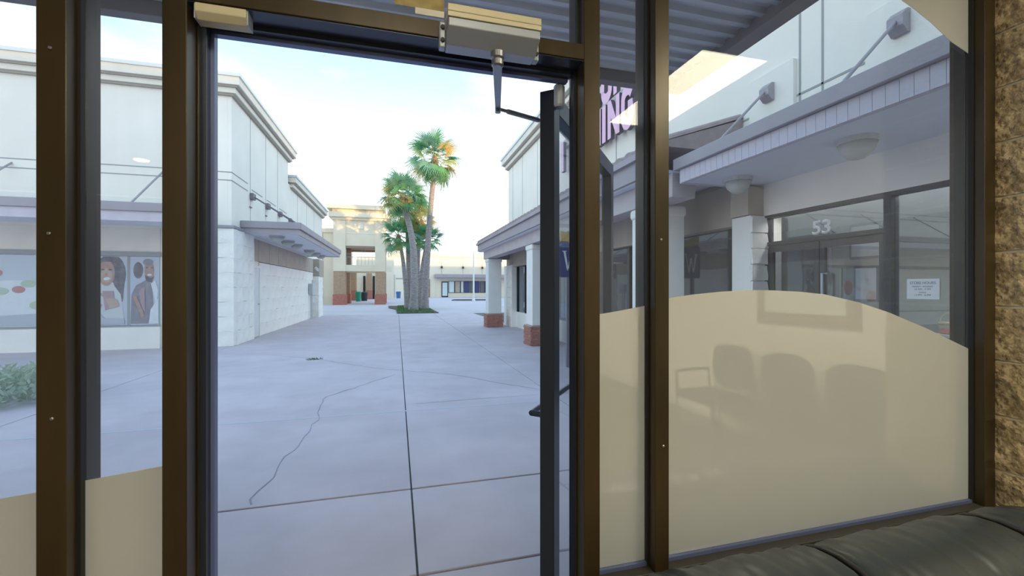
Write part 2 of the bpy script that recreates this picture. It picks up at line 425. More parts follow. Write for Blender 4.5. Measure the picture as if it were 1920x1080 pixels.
def film(w, poly, name='frosted_film'):
    MB().prism(poly, 'y', YG-.0045, YG-.0033).build(name, M['film'], w)
w1 = pane(1, -2.05, -.691, ZS, ZT, 'wide fixed window pane at the far left edge')
w2 = pane(2, -.642, -.479, ZS, ZT, 'narrow sidelight left of the open doorway')
w3 = pane(3, .537, .709, ZS, ZT, 'narrow sidelight between the open door and the big window')
w4 = pane(4, .755, 2.10, ZS, ZT, 'large fixed window above the black sofa')
w5 = pane(5, -.434, .49, 2.212, ZT, 'transom pane above the doorway')
YF = YG-.004
def fz(u, v): p = at(u, v, YF); return (p.x, p.z)
zb = ZS+.011
def filmpts(px, x0, x1):
    pts = [fz(*p) for p in px]
    pts[0] = (x0, pts[0][1]); pts[-1] = (x1, pts[-1][1])
    return pts
a = filmpts([(1256,561),(1300,552),(1350,547),(1400,544),(1450,544.5),(1500,547),(1546,552),(1610,567),(1667,586),(1740,617),(1808,655)], .755, 2.10)
film(w4, [(.755, zb)] + [(2.10, zb)] + a[::-1])
a = filmpts([(1126,591),(1160,583),(1200,573)], .537, .709); film(w3, [(.537, zb), (.709, zb)] + a[::-1])
a = filmpts([(176,900),(240,886),(303,872)], -.642, -.479); film(w2, [(-.642, zb), (-.479, zb)] + a[::-1])
a = filmpts([(-900,1060),(-400,1005),(0,935),(65,921)], -2.05, -.691); film(w1, [(-2.05, zb), (-.691, zb)] + a[::-1])
a = [fz(*p) for p in ((1690,0),(1718,20),(1745,42),(1783,78))]
x9 = fz(1806, 99); a = [(fz(1560,-70)[0], fz(1560,-70)[1]), fz(1630,-36)] + a + [(2.10, x9[1])]
film(w4, a + [(2.10, ZT-.01), (a[0][0]-.1, ZT-.01)], 'frosted_corner_film')

# door
HX, HY = .430, 1.190
door = struct(thing('door_1', (HX, HY, 0), None, None, rotz=R(50)), 'dark bronze glass door swung open outwards to the right')
DW, DH = .86, 2.138
def dp(name, mb, m, parent=None, **kw): return mb.build(name, m, parent or door, local=True, **kw)
dp('hinge_stile', B(0, -.0225, .012, .05, .0225, DH), M['bronze_skylit'], bevel=.0015, seg=1)
dp('lock_stile', B(DW-.05, -.0225, .012, DW, .0225, DH), M['bronze_skylit'], bevel=.0015, seg=1)
dp('top_rail', B(.05, -.0225, DH-.06, DW-.05, .0225, DH), M['bronze_skylit'], bevel=.0015, seg=1)
dp('bottom_rail', B(.05, -.0225, .012, DW-.05, .0225, .12), M['bronze_skylit'], bevel=.0015, seg=1)
dp('pane', B(.046, -.003, .116, DW-.046, .003, DH-.056), M['glass_clear'])
pb = dp('push_bar', MB().tube([(.03, .03, 1.165), (.03, .062, 1.165), (DW-.03, .062, 1.165), (DW-.03, .03, 1.165)], .009, 10), M['bronze_skylit'])
dp('bar_bracket', B(.022, .0225, 1.155, .044, .032, 1.175), M['rubber'], pb, bevel=.002)
dp('pull_handle', MB().tube([(DW-.03, -.0225, 1.0), (DW-.03, -.06, 1.0), (DW-.03, -.06, 1.25), (DW-.03, -.0225, 1.25)], .010, 10), M['bronze_skylit'])
dp('pivot_hinge', MB().lathe([(.014, 0), (.017, .006), (.017, .060), (.013, .066)], (.012, -.034, 2.085), 14).box(.0, -.034, 2.09, .024, -.0225, 2.13), M['alum'])
dp('pivot_hinge', MB().lathe([(.014, 0), (.017, .006), (.017, .060), (.013, .066)], (.012, -.034, .03), 14), M['alum'])

# door closer
dc = thing('door_closer', (.226, 1.03, 2.13), 'grey and cream door closer with jointed arm on the door header', 'door closer')
MB().prism([(1.058,2.132),(1.018,2.131),(.979,2.156),(.979,2.175),(1.058,2.177)], 'x', .115, .337).build('body', M['alum'], dc, bevel=.002)
MB().prism([(1.058,2.1775),(.976,2.1755),(.976,2.187),(1.058,2.189)], 'x', .113, .339).build('cover_cap', M['cream_metal'], dc, bevel=.001)
MB().prism([(1.058,2.1898),(.976,2.1878),(.976,2.2045),(1.058,2.208)], 'x', .113, .339).build('cover_cap', M['cream_metal'], dc, bevel=.0015)
for x0, x1 in ((.099, .1145), (.3375, .352)):
    b = B(x0, 1.035, 2.134, x1, 1.0585, 2.196).build('mounting_foot', M['alum'], dc, bevel=.003)
    for z in (2.150, 2.181):
        MB().tube([((x0+x1)/2, 1.0345, z), ((x0+x1)/2, 1.030, z)], .005, 10).build('screw', M['black'], b)
MB().lathe([(.010, -.034), (.015, -.030), (.015, -.018), (.012, -.016), (.017, -.012), (.017, .002)], (.240, 1.022, 2.13), 18).build('spindle', M['steel'], dc, smooth=False)
E1 = Vector((.240, 1.022, 2.108)); E2 = Vector((.303, 1.285, 2.108)); E3 = Vector((.553, 1.372, 2.108))
def flatbar(a, b, w0, w1, t):
    d = (b-a).normalized(); n = Vector((-d.y, d.x, 0))
    vs = []
    for p, w in ((a, w0), (b, w1)):
        for sgn in (-1, 1):
            for zz in (-t/2, t/2): vs.append(p + n*sgn*w + Vector((0,0,zz)))
    return MB().add(vs, [(0,1,3,2),(4,6,7,5),(0,4,5,1),(2,3,7,6),(0,2,6,4),(1,5,7,3)])
flatbar(E1, E2, .012, .008, .008).build('main_arm', M['steel'], dc, bevel=.0015)
MB().lathe([(.009, -.012), (.009, .012)], E2, 12).build('elbow_joint', M['steel'], dc)
MB().tube([E2, E2.lerp(E3, .12), E2.lerp(E3, .14), E2.lerp(E3, .6), E2.lerp(E3, .62), E3], [.005,.005,.0075,.0075,.005,.005], 10).build('forearm_link', M['steel'], dc)
B(.53, 1.355, 2.10, .56, 1.376, 2.135).build('arm_shoe', M['steel'], dc)

# header sensor, paper notice
ds = thing('door_contact', (-.374, 1.08, 2.134), 'cream door contact housing under the left end of the header', 'sensor')
MB().prism([(1.062,2.168),(1.062,2.150),(1.075,2.137),(1.10,2.136),(1.10,2.168)], 'x', -.4205, -.322).build('housing', M['cream_metal'], ds, bevel=.0015)
B(-.423, 1.066, 2.1355, -.4206, 1.10, 2.168).build('end_cap', M['alum'], ds)
B(-.3219, 1.066, 2.1355, -.319, 1.10, 2.168).build('end_cap', M['alum'], ds)
pp = thing('paper_notice', (.06, 1.10, 2.26), 'tan paper notice taped to the transom glass above the door closer', 'notice')
B(-.006, 1.1035, 2.262, .118, 1.1045, 2.47).build('sheet', M['paper_tan'], pp)
B(.045, 1.1015, 2.246, .118, 1.103, 2.262).build('tape_strip', M['paper_white'], pp)

# lights inside
tr = thing('ceiling_light', ((TX0+TX1)/2, (TY0+TY1)/2, CZ-.03), 'fluorescent ceiling panel mirrored in the big window', 'ceiling light')
B(TX0, TY0, CZ-.025, TX1, TY1, CZ-.015).build('diffuser', M['troffer'], tr)
fr = MB()
fr.box(TX0-.04, TY0-.04, CZ-.03, TX0, TY1+.04, CZ+.015).box(TX1, TY0-.04, CZ-.03, TX1+.04, TY1+.04, CZ+.015)
fr.box(TX0, TY0-.04, CZ-.03, TX1, TY0, CZ+.015).box(TX0, TY1, CZ-.03, TX1, TY1+.04, CZ+.015)
fr.build('frame', M['white'], tr)
for k, (x, y, lab) in enumerate(((0, -1.45, 'added fill light panel over the middle of the waiting room'), (-1.3, -4.4, 'added fill light panel in the back left of the waiting room'), (1.4, -4.4, 'added fill light panel in the back right of the waiting room'))):
    t2 = thing('ceiling_light', (x, y, CZ-.03), lab, 'ceiling light')  # unseen extra panel, added to brighten the room
    B(x-.3, y-.6, CZ-.025, x+.3, y+.6, CZ-.015).build('diffuser', M['troffer_fill'], t2)
    fr = MB(); fr.box(x-.34, y-.64, CZ-.03, x-.3, y+.64, CZ-.002).box(x+.3, y-.64, CZ-.03, x+.34, y+.64, CZ-.002).box(x-.3, y-.64, CZ-.03, x+.3, y-.6, CZ-.002).box(x-.3, y+.6, CZ-.03, x+.3, y+.64, CZ-.002)
    fr.build('frame', M['white'], t2)
dl = thing('downlight', (-2.87, -3.69, CZ-.04), 'small round warm downlight mirrored in the left sidelight', 'downlight')
MB().lathe([(.10, 0), (.10, .01), (.075, .012)], (-2.87, -3.69, CZ-.012), 24).build('trim_ring', M['white'], dl)
MB().lathe([(.07, 0), (.075, .008)], (-2.87, -3.69, CZ-.022), 24).build('bulb', M['canlight'], dl)

# ------------------------------------------------------------------ sofa under the window
sofa = thing('sofa', (1.4, .6, 0), 'black leather sofa with its back against the window', 'sofa')
prof = [(.985,.10),(.985,.60),(.983,.70),(.975,.765),(.958,.815),(.925,.845),(.885,.861),(.84,.866),(.79,.862),(.74,.845),(.705,.815),(.685,.77),(.672,.70),(.665,.60),(.66,.44)]
def back_panel(x0, x1, n, endr=0, seedo=0):
    mb = MB(); vs = []; fs = []; L = len(prof); 
    for i in range(n+1):
        t = i/n; x = x0+(x1-x0)*t
        ed = min(t, 1-t)*(x1-x0)
        pin = -.022*math.exp(-ed/.012) - .010*math.exp(-ed/.05)
        drop = 0
        if endr and x > x1-endr:
            q = (x-(x1-endr))/endr; drop = -.16*(1-math.sqrt(max(0, 1-q*q)))
        for k, (y, z) in enumerate(prof):
            wr = .007*noise.noise(Vector((x*30+seedo+y*4, y*1.6, z*1.2)))*(1 if z > .55 else .3) + .002*noise.noise(Vector((x*14+seedo, y*1.5, 2)))
            cy, cz = .83, .60
            d = Vector((y-cy, z-cz)); d.normalize()
            off = pin+wr if z > .3 else 0
            zz = z+d.y*off+(drop*(z/.86) if z > .3 else 0)
            vs.append((x, y+d.x*off, zz))
    for i in range(n):
        for k in range(L-1): fs.append((i*L+k, i*L+k+1, (i+1)*L+k+1, (i+1)*L+k))
        fs.append((i*L+L-1, i*L, (i+1)*L, (i+1)*L+L-1))
    fs += [tuple(range(L)), tuple(range(n*L, (n+1)*L))[::-1]]
    return mb.add(vs, fs)
for i, (x0, x1, er) in enumerate(((.44, 1.105, 0), (1.11, 1.735, 0), (1.74, 2.145, .34))):
    o = back_panel(x0, x1, 90, er, i*13).build('back_cushion', M['leather'], sofa, smooth=True)
for x in (1.1075, 1.7375):
    MB().tube([(x, y+(.0 if k < 8 else 0), z-.012) for k, (y, z) in enumerate(prof[3:])], .007, 8).build('piping', M['seam'], sofa, smooth=True)
B(.44, .12, .12, 2.14, .66, .28).build('base', M['leather'], sofa, bevel=.02)
for x0, x1 in ((.46, 1.10), (1.115, 1.73)):
    B(x0, .10, .281, x1, .665, .45).build('seat_cushion', M['leather'], sofa, bevel=.04, seg=4, smooth=True)
B(1.76, .08, .12, 2.14, .66, .62).build('arm', M['leather'], sofa, bevel=.05, seg=4, smooth=True)
for x in (.5, 2.08):
    for y in (.2, .92): B(x-.03, y-.03, 0, x+.03, y+.03, .121).build('leg', M['wood'], sofa)

# ------------------------------------------------------------------ waiting chairs and picture (mirrored in the film)
def chair(y, label):
    c = thing('waiting_chair', (3.1, y, 0), label, 'chair', 'waiting chairs along the right wall')
    poly = []
    for k in range(24):
        t = 2*math.pi*k/24; ct, st = math.cos(t), math.sin(t)
        poly.append((y + .26*math.copysign(abs(ct)**.6, ct), .74 + .23*math.copysign(abs(st)**.7, st)))
    MB().prism(poly, 'x', 3.33, 3.39).build('backrest', M['chairfab'], c, bevel=.015)
    B(2.85, y-.25, .42, 3.34, y+.25, .49).build('seat', M['chairfab'], c, bevel=.025, seg=3)
    for sgn in (-1, 1):
        MB().tube([(2.9, y+sgn*.28, 0), (2.9, y+sgn*.28, .64), (2.95, y+sgn*.28, .67), (3.3, y+sgn*.28, .67), (3.36, y+sgn*.28, .0)], .014, 8).build('leg', M['black'], c)
        B(2.93, y+sgn*.28-.025, .665, 3.3, y+sgn*.28+.025, .695).build('armrest', M['chairfab'], c, bevel=.01)
    MB().tube([(3.32, y-.28, .46), (3.32, y+.28, .46)], .012, 8).build('stretcher', M['black'], c)
chair(-1.45, 'black waiting chair farthest from the window, mirrored in the film')
chair(-.82, 'black waiting chair in the middle of three, mirrored in the film')
chair(-.19, 'black waiting chair nearest the window, mirrored in the film')
pf = thing('framed_picture', (3.57, -.9, 1.35), 'framed picture hung above the waiting chairs', 'picture')
B(3.575, -1.35, 1.22, 3.598, -.35, 1.9).build('frame', M['wood'], pf)
B(3.568, -1.25, 1.32, 3.576, -.45, 1.8).build('picture', M['ltbox'], pf)

# ------------------------------------------------------------------ own canopy outside
cano = thing('entrance_canopy', (-1, 2, 3.1), 'corrugated steel canopy above the doorway with a dark edge beam', 'canopy')
pts = []; y = 1.17; pitch = .112
top = []
while y < 2.9:
    for dy, dz in ((0, 0), (.035, 0), (.048, .03), (.1, .03)):
        top.append((y+dy, 3.2+dz))
    y += pitch
poly = top + [(p[0], p[1]+.012) for p in top[::-1]]
def strip_prism(top, x0, x1, th):
    n = len(top); vs = []
    for x in (x0, x1):
        vs += [(x, p[0], p[1]) for p in top] + [(x, p[0], p[1]+th) for p in top]
    N = 2*n; fs = []
    for i in range(n-1):
        fs += [(i, i+1, N+i+1, N+i), (n+i, N+n+i, N+n+i+1, n+i+1), (i, n+i, n+i+1, i+1), (N+i, N+i+1, N+n+i+1, N+n+i)]
    fs += [(0, N, N+n, n), (n-1, 2*n-1, N+2*n-1, N+n-1)]
    return MB().add(vs, fs)
strip_prism(top, -7, 2.15, .012).build('corrugated_deck', M['deck'], cano)
B(-7, 2.9, 3.12, 2.22, 2.98, 3.34).build('front_beam', M['deckbeam'], cano, bevel=.004)
B(2.14, 1.17, 3.12, 2.22, 2.90, 3.34).box(2.10, 1.17, 3.12, 2.14, 2.90, 3.135).build('end_beam', M['deckbeam'], cano)
B(-7, 1.168, 3.33, 2.2, 2.96, 3.36).build('roof_sheet', M['deckbeam'], cano)

# ------------------------------------------------------------------ left building
LX, LY = -4.32, 13.1
lb = thing('stucco_building', (-12, 20, 0), 'long pale stucco building on the left with stone base and stepped roofline', 'building')
B(-22, LY, 0, LX-.1, 19.3, 6.85).build('tall_wall', M['stucco'], lb)
B(-22, LY+.004, 2.95, LX, 19.3, 6.84).build('upper_wall', M['stucco'], lb)
B(-22, 19.302, 0, LX-.1, 27.6, 5.9).build('low_wall', M['stucco'], lb)
B(-10, 19.302, 2.95, LX-.0, 27.58, 5.89).build('upper_wall', M['stucco'], lb)
def cornice(x1, y0, y1, z, parent, tallx0=-22):
    c = B(tallx0, y0-.14, z-.48, x1+.14, y1+.14, z-.30).box(tallx0, y0-.26, z-.30, x1+.26, y1+.26, z-.09).build('cornice', M['stucco_trim'], parent)
    B(tallx0, y0-.30, z-.09, x1+.30, y1+.30, z).build('coping', M['coping'], c)
    B(tallx0, y0-.20, z-.345, x1+.20, y1+.20, z-.300).build('cornice_shade_strip', M['taupe'], c)  # taupe strips, shadow under each cornice step painted in
    B(tallx0, y0-.08, z-.53, x1+.08, y1+.08, z-.48).build('cornice_shade_strip', M['taupe'], c)
cornice(LX, LY, 19.3, 7.28, lb)
cornice(LX, 19.75, 27.6, 6.28, lb)
for yy in (14.62, 16.2, 17.7):
    B(LX-.01, yy-.011, 3.5, LX+.006, yy+.011, 6.8).build('wall_joint', M['groove'], lb)
for zz in (4.70, 4.48):
    B(-22, LY-.004, zz-.014, LX+.006, LY+.01, zz+.014).box(LX-.01, LY, zz-.014, LX+.006, 14.4, zz+.014).build('wall_joint', M['groove'], lb)
for yy in (15.3, 16.9, 18.5): B(LX-.01, yy-.55, 4.58, LX+.006, yy+.55, 4.61).build('wall_joint', M['groove'], lb)
for yy in (21, 23, 25): B(LX-.01, yy-.012, 3.5, LX+.006, yy+.012, 5.8).build('wall_joint', M['groove'], lb)
# stone courses
def stone(seed, L, D, H):
    bm = bmesh.new(); bmesh.ops.create_cube(bm, size=1); bmesh.ops.scale(bm, vec=(L, D, H), verts=bm.verts)
    bmesh.ops.subdivide_edges(bm, edges=bm.edges, cuts=2, use_grid_fill=True)
    for v in bm.verts:
        n = noise.noise(v.co*6 + Vector((seed*5.7, 0, 0)))*.03
        v.co += v.co.normalized()*n*.8; v.co.z = max(-H/2, min(H/2, v.co.z))
    me = bpy.data.meshes.new('stone_block'); bm.to_mesh(me); bm.free(); me.materials.append(M['stone']); return me
sb = [stone(k, .492, .24, .395) for k in range(4)]
for c in range(8):
    z = .2+.395*c
    off = .25 if c % 2 else 0
    for k in range(3):
        inst('stone_block', sb[(c+k) % 4], lb, (LX-.146-.49*k, LY-.02, z))
    for k in range(3):
        inst('stone_block', sb[(c+k*2+1) % 4], lb, (LX-.02, LY+.10+.246+.49*k, z), (0,0,R(90)))
B(LX-1.62, LY-.18, 3.17, LX+.12, LY+.1, 3.24).box(LX-.1, LY+.1, 3.17, LX+.12, LY+.55, 3.24).build('stone_cap', M['lav'], lb)
# painted block wall on the side
wb = [stone(10+k, .80, .12, .40) for k in range(3)]
for me in wb: me.materials[0] = M['whitewall']
for c in range(6):
    z = .2+.4*c
    k = 0; y = 15.92 - (.4 if c % 2 else 0)
    while y < 24.4:
        if y < 15.85: inst('wall_block', wb[(c+k) % 3], lb, (LX-.06, 15.72, z), (0,0,R(90)), (.5, 1, 1))
        else: inst('wall_block', wb[(c+k) % 3], lb, (LX-.06, y+.0, z), (0,0,R(90)))
        y += .8; k += 1
y = 14.2; 
while y < 24.3:
    B(LX-.10, y+.01, 2.42, LX+.012, y+1.19, 3.12).build('tan_panel', M['tanpanel'], lb); y += 1.2
B(LX-.1, 14.6, 0, LX-.02, 15.5, 2.42).build('door_surround', M['whitewall'], lb)
sd = B(LX-.02, 14.55, .01, LX+.01, 15.45, 2.2).build('service_door', M['whitedoor'], lb, bevel=.003)
B(LX+.0, 14.47, 0, LX+.035, 14.55, 2.28).box(LX, 15.45, 0, LX+.035, 15.53, 2.28).box(LX, 14.55, 2.2, LX+.035, 15.45, 2.28).build('door_frame', M['whitewall'], sd)
MB().tube([(LX+.01, 15.36, 1.05), (LX+.06, 15.36, 1.05), (LX+.06, 15.26, 1.05)], .012, 8).build('handle', M['steel'], sd)
for c in range(8):
    for k in range(3):
        inst('stone_block', sb[(c+k) % 4], lb, (LX+.08-.25*(k == 2)*0, 25.0+.44*k, .2+.395*c), (0,0,R(90)), (1.0, 1.6, 1))
B(LX-.1, 24.75, 2.2, LX+.30, 26.2, 3.12).build('tan_panel', M['tanpanel'], lb)
# side canopy
def canopy_left(parent):
    x0, x1, ya, yb = LX+.01, -2.73, 13.75, 23.2
    c = MB().box(x0, ya, 3.30, x1, yb, 3.50).build('canopy', M['lav'], parent, bevel=.01, seg=1)
    B(x0, ya+.05, 3.14, x1-.06, ya+.09, 3.30).box(x1-.10, ya+.09, 3.14, x1-.06, yb-.05, 3.30).box(x0, yb-.09, 3.14, x1-.06, yb-.05, 3.30).build('fascia', M['lav'], c)
    B(x0, ya+.09, 3.17, x1-.10, yb-.09, 3.20).build('soffit', M['soffit'], c)
    for yy in (14.7, 16.3, 17.9, 19.5, 21.1, 22.5):
        B(x0-.005, yy-.13, 4.28, x0+.09, yy+.13, 4.46).build('rod_bracket', M['lav_dark'], c)
        MB().tube([(x0+.08, yy, 4.36), (x1-.15, yy, 3.5)], .022, 8).build('tie_rod', M['lav_dark'], c)
        B(x0-.005, yy-.16, 4.02, x0+.02, yy+.02, 4.05).build('drip_plate', M['lav_dark'], c)
canopy_left(lb)
# front canopy
def canopy_front(parent):
    xa, xb = -22, -5.05
    c = MB().box(xa, 11.45, 3.30, xb, LY-.15, 3.50).build('canopy', M['lav'], parent, bevel=.01, seg=1)
    B(xa, 11.50, 3.08, xb-.05, 11.54, 3.30).box(xb-.09, 11.54, 3.08, xb-.05, LY-.15, 3.30).build('fascia', M['lav_light'], c)
    B(xa, 11.54, 3.15, xb-.09, LY-.15, 3.18).build('soffit', M['soffit'], c)
    for x in (-5.9, -9.0, -12):
        MB().tube([(x, 11.7, 3.5), (x, LY+.01, 4.6)], .022, 8).build('tie_rod', M['lav'], c)
canopy_front(lb)
B(-20, LY-.02, 2.42, -5.95, LY+.02, 3.1).build('tan_band', M['stucco_trim'], lb)
# poster window
B(-20, LY-.05, 2.38, -5.93, LY+.02, 2.5).build('window_head', M['groove'], lb)
B(-20, LY-.08, 0, -5.93, LY+.02, .56).build('window_base', M['whitewall'], lb)
for x in (-6.62, -7.97, -9.9): B(x-.03, LY-.04, .56, x+.03, LY+.02, 2.38).build('window_mullion', M['groove'], lb)
B(-20, LY-.05, .56, -5.93, LY-.02, .6).build('window_sill', M['groove'], lb)
def ell(cx, cz, rx, rz, n=18, rot=0):
    o = []
    for k in range(n):
        t = 2*math.pi*k/n; x, z = rx*math.cos(t), rz*math.sin(t)
        o.append((cx+x*math.cos(rot)-z*math.sin(rot), cz+x*math.sin(rot)+z*math.cos(rot)))
    return o
inks = {}
def ink(c):
    if c not in inks: inks[c] = mat('poster_ink', c, .6, c2=tuple(.75*x+.25*.55 for x in c), vscale=7)
    return inks[c]
def poster(x0, x1, label, shapes, bgc):
    t = thing('window_poster', ((x0+x1)/2, LY-.03, .6), label, 'poster')
    B(x0, LY-.035, .61, x1, LY-.025, 2.37).build('sheet', ink(bgc), t)
    mb = MB(); mats = []; off = LY-.0365
    for c, poly in shapes:
        p = [(min(x1-.01, max(x0+.01, x0+(x1-x0)*a)), min(2.36, max(.62, .61+1.76*b))) for a, b in poly]
        m = ink(c)
        if m not in mats: mats.append(m)
        mb.prism(p, 'y', off, off-.0007, mats.index(m)); off -= .001
    mb.build('print', mats, t)
SK = (.42,.26,.22); SK2 = (.50,.36,.31); HR = (.13,.12,.15); SW = (.60,.62,.66); SW2 = (.42,.28,.32); GY = (.46,.50,.58); JK = (.24,.22,.27); WH = (.72,.76,.82); RD = (.50,.20,.20); GN = (.45,.58,.45)
poster(-7.80, -6.65, 'faded window poster of a smiling person in a patterned sweater', [
    (HR, ell(.70,.74,.28,.30)), (HR, [(.36,.8),(.5,.95),(.80,.93),(.95,.6),(.92,.35),(.80,.3),(.76,.7),(.45,.4),(.36,.45)]),
    (SW, [(.2,.05),(.15,.35),(.32,.55),(.52,.62),(.74,.6),(.88,.45),(.95,.05)]), (SW, ell(.58,.58,.18,.09)),
    (SK, ell(.62,.76,.155,.19)), (SK2, ell(.62,.72,.11,.10)), (HR, [(.46,.86),(.52,.97),(.74,.97),(.80,.86),(.7,.92),(.56,.92)]),
    (HR, ell(.56,.805,.035,.012)), (HR, ell(.69,.805,.035,.012)), (WH, ell(.63,.675,.06,.022, rot=.1)), (SK, ell(.62,.74,.02,.025)),
    (SW2, [(.30,.50),(.34,.53),(.7,.42),(.68,.38)]), (SW2, [(.22,.4),(.26,.44),(.55,.3),(.52,.26)]), (SW2, [(.55,.5),(.75,.5),(.78,.28),(.6,.22)]),
    (SK2, [(.60,.40),(.82,.38),(.86,.28),(.68,.24)]), (GY, [(.2,.02),(.25,.24),(.45,.22),(.6,.1),(.95,.1),(.95,.02)]),
    (HR, ell(.40,.78,.10,.12)), (WH, [(.33,.5),(.33,.68),(.40,.6),(.42,.48)]),
], (.52,.56,.66))
poster(-6.59, -5.96, 'faded window poster of a bearded person in a dark jacket', [
    (JK, [(.0,.02),(.05,.45),(.2,.58),(.55,.66),(.75,.6),(.8,.3),(.62,.02)]), (HR, ell(.28,.80,.17,.12)), (SK, ell(.66,.80,.17,.15)), (JK, ell(.62,.92,.18,.05)),
    (HR, [(.5,.73),(.55,.64),(.75,.62),(.84,.72),(.7,.69)]), (WH, ell(.67,.735,.08,.016)), (HR, ell(.58,.84,.04,.012)), (HR, ell(.75,.84,.04,.012)), (WH, [(.72,.6),(.86,.66),(.98,.5),(.9,.3)]),
    (SK, [(.1,.42),(.22,.42),(.5,.15),(.4,.1)]), (WH, [(.65,.02),(.7,.22),(.98,.4),(.98,.02)]), (SW2, [(.3,.5),(.5,.56),(.52,.2),(.42,.25)]),
], (.50,.55,.66))
poster(-9.86, -8.0, 'washed-out window poster of salad and tomatoes', [
    (WH, ell(.5,.35,.5,.3)), (RD, ell(.18,.34,.16,.15)), (RD, ell(.86,.55,.13,.17)), (RD, ell(.55,.52,.07,.05)), (RD, ell(.32,.74,.07,.05, rot=.4)),
    (GN, ell(.75,.3,.09,.06)), (GN, ell(.35,.5,.10,.05)), (GN, ell(.65,.6,.08,.05)), (GY, [(.0,.02),(.0,.14),(1,.2),(1,.02)]), (WH, ell(.15,.2,.2,.02)),
], (.55,.62,.70))
# electrical box, conduits, lamps
eb = thing('electrical_box', (LX+.1, 23.75, 0), 'grey electrical box with conduit on the white block wall', 'electrical box')
B(LX+.012, 23.45, 1.28, LX+.20, 24.05, 1.80).build('cabinet', M['greybox'], eb, bevel=.01)
for yy in (23.6, 23.85): MB().tube([(LX+.1, yy, 0), (LX+.1, yy, 1.285)], .03, 8).build('conduit', M['greybox'], eb)
def bowl_lamp(loc, label, group, r=.21, sc_=1):
    t = thing('canopy_lamp', loc, label, 'lamp', group)
    MB().lathe([(r*1.03, -.05), (r*1.03, -.0)], loc, 16).build('rim', M['greybox'], t)
    MB().lathe([(.03, -.19), (r*.45, -.18), (r*.80, -.13), (r, -.052)], loc, 16).build('bowl', M['lampglass'], t, smooth=True)
for k, (u, nm) in enumerate(((519,'nearest'), (540,'second'), (555,'third'), (577,'fourth'), (590,'fifth'), (605,'farthest'))):
    yy = 14.5 + (0, 1.35, 2.6, 5.0, 6.4, 7.8)[k]
    bowl_lamp((-3.55, yy, 3.17), '%s round bowl lamp under the canopy of the left building' % nm, 'bowl lamps under the left canopy')

# ------------------------------------------------------------------ right building
RX = 4.65
rbld = thing('shop_building', (12, 10, 0), 'pale stucco shop building on the right with arcade and canopy', 'building')
B(RX, 1.17, 2.5, 48, 17.7, 6.85).build('upper_wall', M['stucco'], rbld)
B(9.2, 1.17, 0, 48, 17.7, 2.5).build('rear_wall', M['shopdark'], rbld)
c = MB()
c.box(RX-.14, 1.17, 6.68, 48, 17.84, 6.86).box(RX-.26, 1.17, 6.86, 48, 17.96, 7.07).build('cornice', M['stucco_trim'], rbld)
B(RX-.20, 1.17, 6.815, 48, 17.9, 6.86).build('cornice_shade_strip', M['taupe'], rbld)  # shadow line below the step, painted as a dark strip
B(RX-.08, 1.17, 6.63, 48, 17.78, 6.68).build('cornice_shade_strip', M['taupe'], rbld)
B(RX-.30, 1.17, 7.07, 48, 18.0, 7.16).build('coping', M['coping'], rbld)
for yy in (2.05, 3.72, 4.0, 6.6, 8.4, 10.2, 12.0, 13.8, 15.6, 17.0): B(RX-.006, yy-.012, 3.3, RX+.01, yy+.012, 6.7).build('wall_joint', M['groove'], rbld)
B(RX-.006, 1.2, 3.86, RX+.01, 4.9, 3.885).build('wall_joint', M['groove'], rbld)
for yy in (2.9, 4.37):
    B(RX-.06, yy-.33, 3.74, RX, yy+.33, 4.32).build('stucco_pad', M['stucco'], rbld, bevel=.004)
# 53 shop canopy
cp = B(3.46, 1.20, 3.075, RX-.002, 4.78, 3.22).build('canopy', M['lav'], rbld, bevel=.006, seg=1)
fsc = B(3.52, 1.22, 2.90, 3.56, 4.72, 3.075).box(3.56, 4.68, 2.90, RX-.002, 4.72, 3.075).build('fascia', M['lav_light'], cp)
sidme = B(-.006, -.044, 0, .006, .044, .165).mesh('siding_strip', M['lav_light'])
for k in range(38): inst('siding_strip', sidme, cp, (3.516, 1.28+.091*k, 2.905))
B(3.56, 1.22, 2.91, RX-.002, 4.68, 2.94).build('soffit', M['soffit'], cp)
for yy, y2 in ((2.9, 2.78), (4.37, 4.2)):
    MB().prism([(RX-.06, 3.93), (RX-.06, 4.15), (RX-.10, 4.15), (RX-.16, 4.09), (RX-.16, 3.99), (RX-.10, 3.93)], 'y', yy-.07, yy+.07).build('rod_bracket', M['lav'], cp, bevel=.004)
    MB().tube([(RX-.13, yy, 4.06), (3.6, y2, 3.22)], .016, 10).build('tie_rod', M['lav'], cp)
bowl_lamp((4.03, 2.9, 2.91), 'bowl lamp under the right canopy, the one above the shop door', 'bowl lamps under the right canopy', .15)
bowl_lamp((4.05, 4.32, 2.91), 'bowl lamp at the far end of the right canopy by the stone pilaster', 'bowl lamps under the right canopy', .15)
